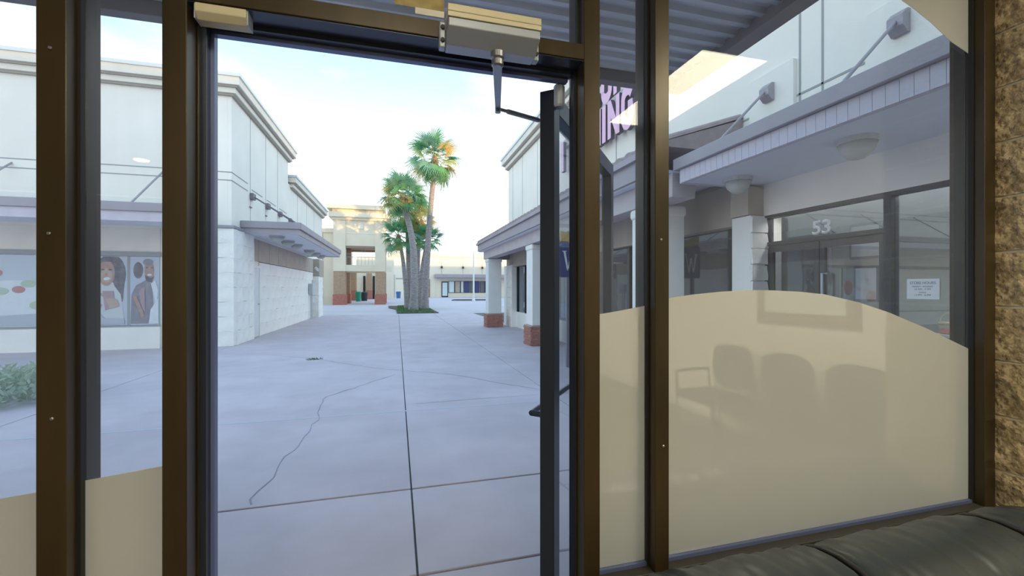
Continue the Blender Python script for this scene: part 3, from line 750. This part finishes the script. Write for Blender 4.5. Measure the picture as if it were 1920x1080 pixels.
# shop 53 front
for (y0, y1, z0, z1) in ((3.03, 3.10, 0, 2.5), (4.47, 4.53, 0, 2.5), (1.22, 1.28, 0, 2.5)):
    B(RX, y0, z0, RX+.11, y1, z1).build('mullion', M['darkframe'], rbld)
B(RX, 3.10, 2.10, RX+.11, 4.47, 2.15).box(RX, 1.28, 2.46, RX+.11, 3.03, 2.5).box(RX, 3.1, 2.46, RX+.11, 4.47, 2.5).box(RX, 1.28, .0, RX+.11, 3.03, .3).build('head_rail', M['darkframe'], rbld)
B(RX+.05, 1.28, .3, RX+.056, 3.03, 2.46).build('pane', M['shopglass'], rbld)
B(RX+.05, 3.10, 2.15, RX+.056, 4.47, 2.46).build('pane', M['shopglass'], rbld)
def leaf(y0, y1, gm):
    d = MB().box(RX+.03, y0, .01, RX+.075, y0+.055, 2.1).box(RX+.03, y1-.055, .01, RX+.075, y1, 2.1).box(RX+.03, y0+.055, 2.02, RX+.075, y1-.055, 2.1).box(RX+.03, y0+.055, .01, RX+.075, y1-.055, .2).build('shop_door', M['darkframe'], rbld)
    B(RX+.05, y0+.055, .2, RX+.056, y1-.055, 2.02).build('pane', M[gm], d)
    return d
l1 = leaf(3.79, 4.465, 'darkglass'); l2 = leaf(3.105, 3.78, 'shopglass')
MB().tube([(RX+.03, 3.70, 1.45), (RX-.04, 3.70, 1.45), (RX-.04, 3.70, 1.72), (RX+.03, 3.70, 1.72)], .012, 8).build('handle', M['alum'], l2)
# interior of shop 53
B(RX+.11, 1.2, -.01, 9.2, 4.9, .02).build('shop_floor', M['shopdark'], rbld)
B(RX+1.9, 1.2, 0, RX+1.95, 5.6, 2.5).build('shop_partition', M['olive'], rbld)
sl = thing('shop_fill_light', (4.8, 3.0, 2.484), 'added fill strip hidden behind the window head of the numbered shop', 'ceiling light')  # added out of sight to brighten the shop interior
B(4.775, 1.5, 2.484, 4.84, 4.4, 2.49).build('diffuser', M['shopfill'], sl)
B(4.77, 1.45, 2.49, 4.845, 4.45, 2.499).build('housing', M['white'], sl)
def cert(y0, y1, z0, z1, label):
    t = thing('framed_certificate', (6.53, (y0+y1)/2, z0), label, 'frame', 'framed certificates in the shop')
    B(6.515, y0, z0, 6.545, y1, z1).build('frame', M['darkframe'], t)
    B(6.505, y0+.035, z0+.035, 6.516, y1-.035, z1-.035).build('certificate', M['ltbox'], t)
cert(4.36, 4.80, 1.98, 2.49, 'framed certificate hung highest behind the shop glass')
cert(4.40, 4.74, 1.36, 1.88, 'framed certificate hung lower behind the shop glass')
# shop interior goods
sh = thing('display_shelf', (5.35, 2.75, 0), 'white display shelf inside the shop window', 'shelf')
B(5.1, 2.3, 1.075, 5.6, 3.02, 1.10).build('lower_board', M['white'], sh)
B(5.35, 2.3, 1.33, 5.6, 2.95, 1.36).build('upper_board', M['white'], sh)
for x, y in ((5.12, 2.32), (5.12, 3.0), (5.58, 2.32), (5.58, 3.0)): B(x-.015, y-.015, 0, x+.015, y+.015, 1.335 if x > 5.3 else 1.076).build('post', M['white'], sh)
def basket(x, y, z, label, m):
    t = thing('basket', (x, y, z), label, 'basket', 'woven baskets in the shop window')
    for k in range(4): MB().lathe([(.075+.004*k, 0), (.081+.004*k, .016), (.078+.004*k, .03)], (x, y, z+.03*k), 16).build('woven_band', M['orange'] if k < 2 else M[m], t)
    MB().tube([(x, y-.085*math.cos(q*math.pi/10), z+.115+.10*math.sin(q*math.pi/10)) for q in range(11)], .006, 6).build('handle', M[m], t)
basket(5.25, 2.90, 1.10, 'orange and straw basket nearest the window mullion', 'basket')
basket(5.25, 2.62, 1.10, 'orange and straw basket further into the shop window', 'basket')
bx_ = thing('gift_box', (5.47, 2.72, 1.36), 'pale box with a green label on the upper shop shelf', 'box')
B(5.40, 2.50, 1.36, 5.55, 2.92, 1.50).build('carton', M['ltbox'], bx_, bevel=.004)
MB().prism(ell(2.74, 1.42, .05, .035), 'x', 5.397, 5.3995).build('label_print', M['green'], bx_)
def text_mesh(body, size, ext, off=0):
    cu = bpy.data.curves.new('t', 'FONT'); cu.body = body; cu.size = size; cu.extrude = ext; cu.align_x = 'LEFT'; cu.offset = off
    o = bpy.data.objects.new('t', cu); col.objects.link(o); bpy.context.view_layer.update()
    me = bpy.data.meshes.new_from_object(o.evaluated_get(bpy.context.evaluated_depsgraph_get()))
    bpy.data.objects.remove(o); bpy.data.curves.remove(cu); return me
def text_on_right(name, body, yl, yr, z0, z1, x, m, parent, ext=.002, bold=0, mats=None):
    """text on a wall facing -X: reads from larger Y to smaller Y; scaled to fill the box"""
    me = text_mesh(body, 1, 0, bold)
    xs = [v.co.x for v in me.vertices]; ys = [v.co.y for v in me.vertices]
    ax, bx2, ay, by = min(xs), max(xs), min(ys), max(ys)
    bm = bmesh.new(); bm.from_mesh(me)
    if ext:
        r = bmesh.ops.extrude_face_region(bm, geom=list(bm.faces))
        for g in r['geom']:
            if isinstance(g, bmesh.types.BMVert): g.co.z += 1
    for v in bm.verts:
        px, py, pz = v.co
        v.co = Vector((x-pz*ext, yl+(yr-yl)*(px-ax)/(bx2-ax), z0+(z1-z0)*(py-ay)/(by-ay))) - Vector(ORG[parent.name])
    bmesh.ops.recalc_face_normals(bm, faces=bm.faces)
    if mats:
        for f in bm.faces: f.material_index = 0 if abs(f.normal.x) > .7 else 1
    bm.to_mesh(me); bm.free(); me.materials.clear()
    for q in (mats or [m]): me.materials.append(q)
    o = bpy.data.objects.new(name, me); col.objects.link(o); o.parent = parent; ORG[o.name] = ORG[parent.name]; return o
t53 = thing('shop_number', (RX, 3.77, 2.17), 'white number 53 on the glass above the shop door', 'sign')
text_on_right('digit', '5', 3.885, 3.785, 2.172, 2.335, RX+.049, M['white'], t53, .003, bold=.018)
text_on_right('digit', '3', 3.770, 3.668, 2.172, 2.335, RX+.049, M['white'], t53, .003, bold=.018)
hs = thing('store_hours_sign', (RX+.04, 2.8, 1.45), 'white store hours sign in the shop window', 'sign')
B(RX+.042, 2.675, 1.452, RX+.048, 2.925, 1.640).build('card', M['white'], hs)
for k, (tx, hw, z0, z1) in enumerate((('STORE HOURS', .100, 1.590, 1.615), ('MONDAY - SATURDAY', .08, 1.562, 1.575), ('10 AM - 7 PM', .062, 1.536, 1.552), ('SUNDAY', .028, 1.508, 1.520), ('12 PM - 6 PM', .062, 1.482, 1.498))):
    text_on_right('lettering', tx, 2.80+hw, 2.80-hw, z0, z1, RX+.0419, M['print'], hs, .001)
# wall below and pilaster
B(RX, 4.53, 0, RX+.3, 4.90, 2.5).build('pier', M['stucco'], rbld)
pl = B(4.42, 4.50, 0, RX+.0, 4.82, 2.50).build('stone_pilaster', M['whitewall'], rbld, bevel=.006)
ps = [stone(30+k, .24, .05, .2) for k in range(3)]
for k in range(12): inst('stone_block', ps[k % 3], pl, (4.54, 4.492, .1+.207*k))
B(RX-.12, 4.82, 2.42, RX+.02, 17.6, 3.0).build('brown_header', M['tanpanel'], rbld)
B(4.40, 4.52, 2.51, RX, 4.82, 2.88).build('tan_block', M['tanpanel'], rbld)
# arcade windows
B(RX, 4.9, 0, RX+.15, 17.6, .62).build('window_base', M['whitewall'], rbld)
B(RX+1.6, 4.9, .0, RX+1.65, 17.5, 2.5).build('shop_partition', M['shopdark'], rbld)
ye = [4.95, 6.4, 7.9, 9.4, 10.9, 12.4, 13.9, 15.3, 16.4]
for i, yy in enumerate(ye): B(RX, yy-.04, .62, RX+.1, yy+.04, 2.5).build('mullion', M['darkframe'], rbld)
for i in range(len(ye)-1): B(RX+.04, ye[i]+.04, .62, RX+.046, ye[i+1]-.04, 2.42).build('pane', M['darkglass' if i < 4 else 'shopglass'], rbld)
for i in range(4, 8): 
    for k in range(5): B(RX+.25+.02*(k%2), ye[i]+.1+.26*k, .65, RX+.27+.02*(k%2), ye[i]+.34+.26*k, 2.4).build('blind', M['curtain'], rbld)
B(RX-.2, 16.44, 0, RX+.4, 17.7, 2.5).build('end_pier', M['whitewall'], rbld)
for c_ in range(6): inst('stone_block', sb[c_ % 4], rbld, (RX-.16, 16.9, .2+.4*c_), (0,0,R(90)), (1.6, .6, 1))
# arcade roof
ac = B(3.50, 4.85, 2.76, 3.86, 17.45, 3.08).build('arcade_beam', M['mauve'], rbld, bevel=.006, seg=1)
B(3.30, 4.85, 3.10, 3.36, 17.75, 3.42).box(3.24, 4.85, 3.36, 3.31, 17.8, 3.45).box(3.36, 17.69, 3.10, RX, 17.75, 3.42).build('gutter_fascia', M['lav'], ac)
B(3.36, 4.86, 3.08, RX-.005, 17.69, 3.11).build('arcade_soffit', M['soffit'], ac)
B(3.86, 17.15, 2.76, RX-.13, 17.45, 3.08).build('end_beam', M['mauve'], ac)
def roof_tile_mesh():
    mb = MB(); vs = []; fs = []; n = 6
    A = Vector((3.26, 0, 3.45)); Bv = Vector((RX-.01, 0, 3.92)); 
    for e_, p in enumerate((A, Bv)):
        for k in range(n+1):
            t = math.pi*k/n; vs.append((p.x-3.26, .13*math.cos(t), p.z-3.45+.085*math.sin(t)))
    for k in range(n): fs.append((k, k+1, n+2+k, n+1+k))
    fs += [tuple(range(n+1)), tuple(range(n+1, 2*n+2))[::-1], (0, n+1, 2*n+1, n)]
    return mb.add(vs, fs).mesh('roof_tile', M['rooftile'])
rt = roof_tile_mesh(); yy = 4.98
while yy < 17.7: inst('roof_tile', rt, ac, (3.26, yy, 3.45)); yy += .29
MB().prism([(3.26,3.42),(RX-.01,3.42),(RX-.01,3.90),(3.26,3.445)], 'y', 4.86, 17.75).build('roof_deck', M['rooftile'], ac)
# arcade columns
brick = B(-.098, -.05, 0, .098, .05, .062).mesh('brick', M['brick'], bevel=.004, seg=1)
def column(y, label):
    cx = 3.80
    t = thing('arcade_column', (cx, y, 0), label, 'column', 'arcade columns')
    sh_ = B(cx-.27, y-.27, .54, cx+.27, y+.27, 2.66).build('shaft', M['column'], t, bevel=.015)
    B(cx-.30, y-.30, 2.60, cx+.30, y+.30, 2.76).build('capital', M['column'], t, bevel=.05, seg=3)
    bs = B(cx-.325, y-.325, 0, cx+.325, y+.325, .535).build('base', M['mortar'], t)
    for c_ in range(7):
        z = .006+.0745*c_; s = .10 if c_ % 2 else 0
        for k in range(3):
            a_ = -.23+.21*k+s*.4
            inst('brick', brick, bs, (cx+a_, y-.29, z)); inst('brick', brick, bs, (cx-.29, y-a_, z), (0,0,R(90)))
            if c_ < 7: inst('brick', brick, bs, (cx+.29, y-a_, z), (0,0,R(90)))
column(5.62, 'nearest white arcade column, seen through the narrow sidelight')
column(11.2, 'white arcade column with brick base half hidden by the open door')
column(16.9, 'white arcade column with brick base at the far end of the arcade')
# dimensional sign
sg = thing('letter_sign', (4.6, 9, 4.7), 'large pink raised letters on the upper wall of the right building', 'sign')
B(4.55, 7.40, 5.50, 4.648, 11.2, 5.72).build('raceway', M['raceway'], sg)
SM = [M['pink'], M['pink_side']]
def stroke(pts, w):
    """flat ribbon outline around a polyline in unit box"""
    L, Rr = [], []
    for i, p in enumerate(pts):
        q = Vector(pts[min(i+1, len(pts)-1)]); r_ = Vector(pts[max(i-1, 0)]); d = (q-r_).normalized(); n = Vector((-d.y, d.x))*w/2
        L.append(Vector(p)+n); Rr.append(Vector(p)-n)
    return L, Rr
def arc(cx, cz, rx, rz, a0, a1, n=14): return [(cx+rx*math.cos(R(a0+(a1-a0)*k/n)), cz+rz*math.sin(R(a0+(a1-a0)*k/n))) for k in range(n+1)]
W_ = .30
GL = {'N': [[(.15,0),(.15,1)], [(.85,0),(.85,1)], [(.17,.93),(.83,.07)]], 'I': [[(.5,0),(.5,1)]],
      'U': [[(.15,1),(.15,.33)] + arc(.5,.33,.35,.22,180,360) + [(.85,1)]],
      'P': [[(.15,0),(.15,1)], [(.15,.9),(.5,.9)] + arc(.5,.68,.33,.22,90,-90) + [(.15,.46)]],
      'G': [arc(.5,.66,.35,.24,20,180) + arc(.5,.34,.35,.24,180,360) + [(.85,.46),(.55,.46)]],
      'S': [arc(.5,.72,.35,.19,10,200) + [(.5,.5)] + arc(.5,.28,.35,.19,20,-170)]}
for ch, ya, yb, z0, z1 in (('N',9.22,8.76,4.80,5.62),('I',8.78,8.45,4.80,5.62),('N',8.45,7.92,4.80,5.62),('G',7.86,7.38,4.78,5.64),
                           ('S',9.62,9.00,5.74,6.58),('U',8.94,8.42,5.74,6.58),('P',8.36,7.90,5.76,6.58),('I',11.24,10.91,4.80,5.62)):
    mb = MB(); xo = 4.646 if z0 > 5.7 else 4.548
    for si, st in enumerate(GL[ch]):
        w_ = W_*(.62/(ya-yb))*.78 if ch != 'I' else .5
        if ch == 'N': w_ = W_*.92
        Lp, Rp = stroke(st, w_)
        n = len(st); vs_ = []
        for x in (xo, xo-.09-.002*si):
            for q in Lp+Rp: vs_.append((x, ya+(yb-ya)*q.x, z0+(z1-z0)*q.y))
        N2 = 2*n
        for i in range(n-1):
            mb.add([vs_[j] for j in (i, i+1, n+i+1, n+i, N2+i, N2+i+1, N2+n+i+1, N2+n+i)], [(4,5,6,7)], 0)
            mb.add([vs_[j] for j in (i, i+1, n+i+1, n+i, N2+i, N2+i+1, N2+n+i+1, N2+n+i)], [(0,1,5,4),(3,2,6,7),(0,1,2,3)] + ([(0,3,7,4)] if i == 0 else []) + ([(1,2,6,5)] if i == n-2 else []), 1)
    mb.build('letter', SM, sg)
# W sign on a post
ws = thing('post_sign', (3.34, 7.8, 0), 'navy and gold W sign on a post beyond the open door', 'sign')
wx = 3.075
MB().prism([(wx,1.80),(wx+.03,1.77),(wx+.55,1.77),(wx+.58,1.80),(wx+.58,2.47),(wx+.45,2.45),(wx+.30,2.40),(wx+.17,2.46),(wx+.06,2.47),(wx,2.42)], 'y', 7.78, 7.82).build('panel', M['navy'], ws)
MB().prism([(wx+.02,2.47),(wx+.06,2.485),(wx+.17,2.475),(wx+.30,2.415),(wx+.45,2.465),(wx+.58,2.485),(wx+.58,2.60),(wx+.3,2.58),(wx+.14,2.66),(wx+.02,2.68)], 'y', 7.785, 7.815).build('crest', M['gold'], ws)
wm = MB()
for (xa, za, xb, zb2, w) in ((.10,2.28,.17,1.90,.022),(.17,1.90,.225,2.2,.010),(.225,2.2,.28,1.90,.022),(.28,1.90,.36,2.28,.010)):
    wm.prism([(wx+xa-w,za),(wx+xa+w,za),(wx+xb+w*.6,zb2),(wx+xb-w*.6,zb2)], 'y', 7.772, 7.7795)
wm.box(wx+.055, 7.772, 2.275, wx+.145, 7.7795, 2.29).box(wx+.32, 7.772, 2.275, wx+.40, 7.7795, 2.29).build('letter', M['white'], ws)
B(wx+.15, 7.775, 0, wx+.21, 7.825, 1.775).build('post', M['steel'], ws)

# ------------------------------------------------------------------ tower beyond
tw = thing('mall_tower', (-3.4, 45, 0), 'two-storey tan entrance tower with brown piers and heavy cornice', 'tower')
TXa, TXb, TYa, TYb = -5.75, -1.1, 43, 48
for (x0, x1) in ((TXa, TXa+1.05), (TXb-.9, TXb)):
    for (y0, y1) in ((TYa, TYa+1.0), (TYb-1.0, TYb)):
        p_ = B(x0, y0, 1.0, x1, y1, 3.2).build('pier', M['brownbrick'], tw)
        B(x0-.06, y0-.06, 0, x1+.06, y1+.06, 1.0).build('pier_base', M['redbase'], p_)
        B(x0-.02, y0-.02, 3.2, x1+.02, y1+.02, 8.05).build('upper_pier', M['tan_stucco'], p_)
for y0 in (TYa+.05, TYb-.95):
    B(TXa+1.07, y0, 3.2, TXb-.92, y0+.8, 3.8).build('floor_beam', M['tan_stucco'], tw)
    B(TXa+1.07, y0+.02, 5.62, TXb-.92, y0+.8, 8.05).build('wall_panel', M['tan_stucco'], tw)
    B(TXa+1.07, y0+.0, 5.40, TXb-.92, y0+.7, 5.62).build('brown_lintel', M['brownpaint'], tw)
    B(TXa+1.07, y0-.01, 6.80, TXb-.92, y0+.02, 6.90).build('wall_band', M['stucco_trim'], tw)
B(-3.55, TYa+.02, 7.25, -3.1, TYa+.06, 7.75).build('wall_plaque', M['cream'], tw)
B(TXa+1.05, TYa+.85, 3.5, TXa+1.5, TYa+1.0, 5.6).build('inner_reveal', M['brownpaint'], tw)
for k in range(9): B(-4.6+.33*k-.012, TYa+.3, 3.8, -4.6+.33*k+.012, TYa+.33, 5.4 if k in (4, 5) else 4.6).build('rail_post', M['groove'], tw)
B(TXa+1.07, TYa+.3, 4.55, TXb-.92, TYa+.34, 4.6).box(TXa+1.07, TYa+.3, 4.85, TXb-.92, TYa+.34, 4.88).build('hand_rail', M['groove'], tw)
B(TXa-.15, TYa-.15, 8.05, TXb+.15, TYb+.15, 8.3).box(TXa-.4, TYa-.4, 8.3, TXb+.55, TYb+.4, 8.75).build('cornice', M['tan_stucco'], tw)
B(TXa-.1, TYa-.1, 8.75, TXb-.2, TYb+.1, 9.05).box(TXa-.55, TYa-.5, 9.05, TXb-.0, TYb+.4, 9.45).build('top_cornice', M['tan_stucco'], tw)
B(TXb+.02, TYa+1.5, 5.6, TXb+.7, TYb, 5.9).box(TXb+.02, TYa+1.7, 5.9, TXb+.5, TYb, 6.6).build('side_ledge', M['tan_stucco'], tw)
an = thing('annex_building', (-9, 52, 0), 'plain cream building wall just left of the tower', 'building')
B(-16, 44.6, 0, -5.8, 62, 7.0).build('wall', M['tan_stucco'], an)
B(-16.1, 44.45, 7.0, -5.6, 62.1, 7.4).build('parapet', M['tan_stucco'], an)
B(-6.95, 44.58, 0, -6.9, 44.61, 7.0).build('wall_joint', M['groove'], an)
# walkway beyond the tower
wk = thing('covered_walkway', (-4, 60, 0), 'cream covered walkway with brown piers behind the tower', 'walkway')
B(-5.75, 66, 0, -.4, 66.5, 6.2).build('rear_wall', M['cream'], wk)
B(-5.75, 56.2, 3.7, -.6, 56.6, 4.4).build('beam', M['cream'], wk)
for (u0, u1, yy) in ((651, 668, 58), (687, 697, 64.5)):
    xa = at(u0, 540, yy).x; xb = at(u1, 540, yy).x
    p_ = B(xa, yy, 1.3, xb, yy+.9, 3.75).build('pier', M['brownbrick'], wk)
    B(xa-.03, yy-.03, 0, xb+.03, yy+.93, 1.3).build('pier_base', M['redbase'], p_)
for (u0, u1) in ((681, 685), (699, 703)):
    xa = at(u0, 540, 65.9).x; xb = at(u1, 540, 65.9).x; B(xa, 65.85, 0, xb, 65.99, 3.4).build('doorway', M['darkframe'], wk)
def bin_(u, Y, h, r, m, label, kind):
    p = at(u, 541, Y); t = thing('trash_can', (p.x, Y, 0), label, 'bin')
    MB().lathe([(r*.8, 0), (r*.82, .05), (r, h*.86), (r*1.05, h*.88)], (p.x, Y, 0), 14).build('barrel', M[m], t)
    MB().lathe([(r*1.08, h*.88), (r*1.0, h*.95), (r*.5, h)], (p.x, Y, 0), 14).build('lid', M[m], t)
bin_(672, 54, 1.2, .34, 'green', 'green trash can behind the tower', 0)
bin_(683, 56, 1.15, .42, 'black', 'black trash can beside the green one', 0)
bin_(747, 70, 1.1, .38, 'bluebin', 'blue bin standing left of the palm trunks', 0)

# ------------------------------------------------------------------ far building
FY = 76
fb = thing('far_shop_building', (12, 78, 0), 'low cream shop building closing the end of the plaza', 'building')
def fx(u): return at(u, 541, FY).x
def fzv(v, u=870): return at(u, v, FY).z
B(fx(730), FY, 0, 40, FY+8, fzv(482)).build('wall', M['cream'], fb)
B(fx(730)-.2, FY-.2, fzv(482), 40, FY+8, fzv(476)).build('parapet', M['cream'], fb)
fc = B(fx(814), FY-2.0, fzv(521), 40, FY, fzv(515)).build('canopy', M['lav'], fb)
B(fx(814)+.3, FY-.06, 0, fx(826), FY-.0, fzv(523)).build('wall_panel', M['cream'], fb)
for u in (829.5, 833): pass
d_ = B(fx(828), FY-.12, 0.0, fx(840), FY-.02, fzv(528)).build('door', M['darkframe'], fb)
B(fx(829.4), FY-.15, .25, fx(838.6), FY-.11, fzv(530)).build('pane', M['curtain'], d_)
for (u0, u1, mm) in ((841,852,'curtain'),(852.5,863,'tanpanel'),(863.5,869,'curtain'),(870,880,'navy'),(881,889,'darkframe'),(890,899,'navy'),(900,908,'darkframe'),(908.5,917,'navy')):
    wdw = B(fx(u0), FY-.10, fzv(549), fx(u1), FY-.02, fzv(527)).build('window_frame', M['darkframe'], fb)
    B(fx(u0)+.08, FY-.13, fzv(549)+.08, fx(u1)-.08, FY-.09, fzv(527)-.08).build('pane', M[mm] if mm != 'darkframe' else M['shopdark'], wdw)
for u in (828, 868, 904):
    B(fx(u)-.03, FY-.02, fzv(514), fx(u)+.03, FY+.0, fzv(482)).build('wall_joint', M['groove'], fb)
    B(fx(u)-.15, FY-.35, fzv(503.5), fx(u)+.15, FY-.02, fzv(500)).build('wall_lamp', M['darkframe'], fb)
B(fx(738), FY-.1, 0, fx(740), FY, fzv(516)).box(fx(742), FY-.05, fzv(524), fx(760), FY, fzv(522)).build('wall_joint', M['groove'], fb)
B(fx(800), FY-.1, 0, fx(806), FY, 3.2).build('doorway', M['wood'], fb)
fpx = at(888, 541, 53).x
fp = thing('flagpole', (fpx, 53, 0), 'slim white flagpole standing in front of the far building', 'flagpole')
MB().tube([(fpx, 53, 0), (fpx, 53, 3.2), (fpx, 53, 7.6)], [.11, .10, .05], 10).build('pole', M['pole'], fp)
MB().lathe([(.02, 0), (.10, .08), (.02, .18)], (fpx, 53, 7.6), 10).build('finial', M['gold'], fp)
MB().lathe([(.22, 0), (.22, .12), (.12, .25)], (fpx, 53, 0), 12).build('base', M['pole'], fp)
ki = thing('planting_island', (fpx+.3, 53.4, 0), 'low dark kerbed planting island around the flagpole', 'planter')
kp = [(x, y) for x, y in ell(fpx+.3, 54.3, 2.9, 1.0, 28)]
MB().prism(kp, 'z', .001, .14).build('kerb', M['deckbeam'], ki)
MB().prism(ell(fpx+.3, 54.3, 2.7, .85, 28), 'z', .14, .17).build('soil', M['soil'], ki)

# ------------------------------------------------------------------ palms
def frond_mesh(name, m, seed, L=.78, pet=.85, droop=.4):
    rnd = random.Random(seed); mb = MB()
    mb.tube([(0,0,0), (pet*.5,0,.05), (pet,0,.02)], [.022,.015,.011], 5)
    N = 26
    for k in range(N):
        a = R(-125 + 250*k/(N-1)); l = L*(1-.25*abs(k-(N-1)/2)/((N-1)/2))*rnd.uniform(.85, 1.08)
        dr = droop*rnd.uniform(.6, 1.5)
        d = Vector((math.cos(a), math.sin(a), 0)); n = Vector((-d.y, d.x, 0)); o = Vector((pet, 0, .02))
        w = .034*L; pts = []
        for s_, ww, z in ((.05, .3, 0), (.5, 1, -.03), (.78, .7, -.12*dr/.35), (1.0, .05, -.34*dr/.35)):
            r_ = l*s_*(1-.08*s_*dr)
            pts.append((o + d*r_ + Vector((0,0,z*l)), w*ww))
        vs = []
        for p, ww in pts: vs += [p - n*ww, p + Vector((0,0,.012)), p + n*ww]
        fs = []
        for i in range(3):
            fs += [(3*i, 3*i+1, 3*i+4, 3*i+3), (3*i+1, 3*i+2, 3*i+5, 3*i+4)]
        mb.add(vs, fs)
    return mb.mesh(name, m)
FM = {k: [frond_mesh('frond', M[k], 11*i+j, droop=.3+.2*i) for i in range(2)] for j, k in enumerate(('leaf_g', 'leaf_b', 'leaf_y', 'leaf_d'))}
def palm(px, Y, r0, r1, R_, mix, label, nf=42, low=-60):
    pts = [at(u, v, Y) for u, v in px]; pts[0].z = -.02
    base = pts[0]
    t = thing('palm_tree', (base.x, base.y, 0), label, 'palm tree', 'sabal palms in the bed')
    # resample
    full = []
    for a_, b_ in zip(pts[:-1], pts[1:]):
        n = max(2, int((b_-a_).length/.22))
        for k in range(n): full.append(a_.lerp(b_, k/n))
    full.append(pts[-1])
    for _ in range(8): full = [full[0]] + [(full[i-1]+full[i]*2+full[i+1])/4 for i in range(1, len(full)-1)] + [full[-1]]
    N = len(full); rs = []
    for i in range(N):
        q = i/(N-1); r_ = r0+(r1-r0)*q
        if q < .12: r_ *= 1+.35*(1-q/.12)
        rs.append(r_*(1+.07*(i % 2)+random.uniform(-.03, .03)))
    MB().tube(full, rs, 10).build('trunk', M['trunk'], t, smooth=True)
    c = full[-1]
    MB().lathe([(r1*1.05, -.9), (r1*1.45, -.55), (r1*1.75, -.1), (r1*1.2, .15), (.04, .35)], c, 10).build('boots', M['boot'], t)
    rnd = random.Random(int(px[0][0]*7+px[-1][1]))
    for k in range(nf):
        az = k*2.39996 + rnd.uniform(-.25, .25); q = (k+.5)/nf
        el = R(82 - (82-low)*q**.9 + rnd.uniform(-8, 8))
        s_ = R_/1.6*rnd.uniform(.85, 1.12)
        names, wts = zip(*mix(q)); mm = rnd.choices(names, wts)[0]
        me = FM[mm][1 if el < 0 else 0]
        # local x axis -> direction
        rot = Matrix.Rotation(az, 4, 'Z') @ Matrix.Rotation(-el, 4, 'Y') @ Matrix.Rotation(rnd.uniform(-.6, .6), 4, 'X')
        inst('frond', me, t, c + Vector((0, 0, .1)), rot.to_euler(), (s_, s_, s_))
mixg = lambda q: [('leaf_g', 5), ('leaf_b', 5), ('leaf_y', .4+2*q)]
mixt = lambda q: [('leaf_g', 2.5), ('leaf_b', 2.5), ('leaf_y', 3), ('leaf_d', 1+7*q*q)]
mixd = lambda q: [('leaf_y', 4), ('leaf_d', 5), ('leaf_g', 1)]
mixs = lambda q: [('leaf_g', 6), ('leaf_b', 3), ('leaf_y', 1)]
palm([(775,583),(777,530),(776,470),(769,425),(758,392),(757,372)], 29.5, .27, .17, 2.0, mixg, 'thick leaning palm in front with a full blue-green crown', 36, -50)
palm([(796,580),(799,520),(804,430),(811,350),(816,318),(815,300)], 31, .24, .16, 2.3, mixt, 'tallest palm with a sunlit orange-tinged crown', 32, -75)
palm([(763,579),(760,530),(755,480),(749,455),(747,447)], 33, .17, .13, 1.6, mixs, 'short palm leaning left beside the tower', 24, -60)
palm([(768,579),(766,500),(764,420),(768,400)], 34, .20, .16, 1.8, mixd, 'palm with dry golden fronds behind the thick palm', 34, -80)
palm([(787,578),(789,530),(795,480),(800,462),(802,452)], 33, .19, .14, 1.5, mixs, 'short palm leaning right before the far building', 28, -45)
palm([(783,578),(783,520),(785,450),(790,418)], 35.5, .19, .15, 1.7, mixd, 'hindmost palm with olive and golden fronds', 30, -80)
bed = thing('planting_bed', (1.1, 32, 0), 'low green planting bed at the foot of the palms', 'planting bed')
MB().prism([(.02,27.0),(2.55,27.0),(2.35,38.5),(-.7,38.5),(-.6,34.5),(-.05,32.0)], 'z', .001, .05).build('soil', M['soil'], bed)
gm = MB()
for k in range(2600):
    y = random.uniform(27.1, 38.3); x = random.uniform(.05, 2.35); h = random.uniform(.05, .13); a_ = random.uniform(0, 6.28)
    dx, dy = .02*math.cos(a_), .02*math.sin(a_)
    gm.add([(x-dx, y-dy, .05), (x+dx, y+dy, .05), (x+random.uniform(-.05,.05), y+random.uniform(-.05,.05), .05+h)], [(0,1,2)])
g_ = gm.build('grass', M['grass'], bed); g_['kind'] = 'stuff'
# shrubs far left
def leafy(name, cx, cy, rx, ry, h, n, label, cat):
    t = thing(name, (cx, cy, 0), label, cat)
    mb = MB()
    for k in range(n):
        a_ = random.uniform(0, 6.283); q = math.sqrt(random.random()); x = cx+rx*q*math.cos(a_); y = cy+ry*q*math.sin(a_)
        z = .03+h*random.random()*(1-.6*q*q); s_ = random.uniform(.03, .07); d = Vector((random.uniform(-1,1), random.uniform(-1,1), random.uniform(0,1.2))).normalized()
        n_ = d.cross(Vector((random.uniform(-1,1), random.uniform(-1,1), random.uniform(-1,1)))).normalized()
        p = Vector((x,y,z)); mb.add([p, p+d*s_+n_*s_*.4, p+d*s_*2, p+d*s_-n_*s_*.4], [(0,1,2,3)])
    f_ = mb.build('foliage', M['shrub'], t); f_['kind'] = 'stuff'
    st = MB()
    for k in range(7):
        a_ = k*.9; st.tube([(cx+.08*math.cos(a_), cy+.08*math.sin(a_), 0), (cx+rx*.6*math.cos(a_), cy+ry*.6*math.sin(a_), h*.6)], .012, 5)
    st.build('stems', M['trunk'], t)
leafy('low_shrub', -5.35, 7.55, .95, .9, .42, 2600, 'low pale green shrub on the paving at far left', 'shrub')

# smaller things on the ground
tuft = thing('weed_tuft', (*gp(590, 674), 0), 'small green weed growing from the paving crack', 'weed')
mb = MB(); gx, gy = gp(590, 674)
for k in range(60):
    a_ = random.uniform(0, 6.28); r_ = random.uniform(0, .12); x, y = gx+r_*math.cos(a_)*1.6, gy+r_*math.sin(a_)
    mb.add([(x-.008, y, 0), (x+.008, y, 0), (x+random.uniform(-.06,.06), y+random.uniform(-.03,.03), random.uniform(.02,.06))], [(0,1,2)])
mb.build('blades', M['grass'], tuft)['kind'] = 'stuff'
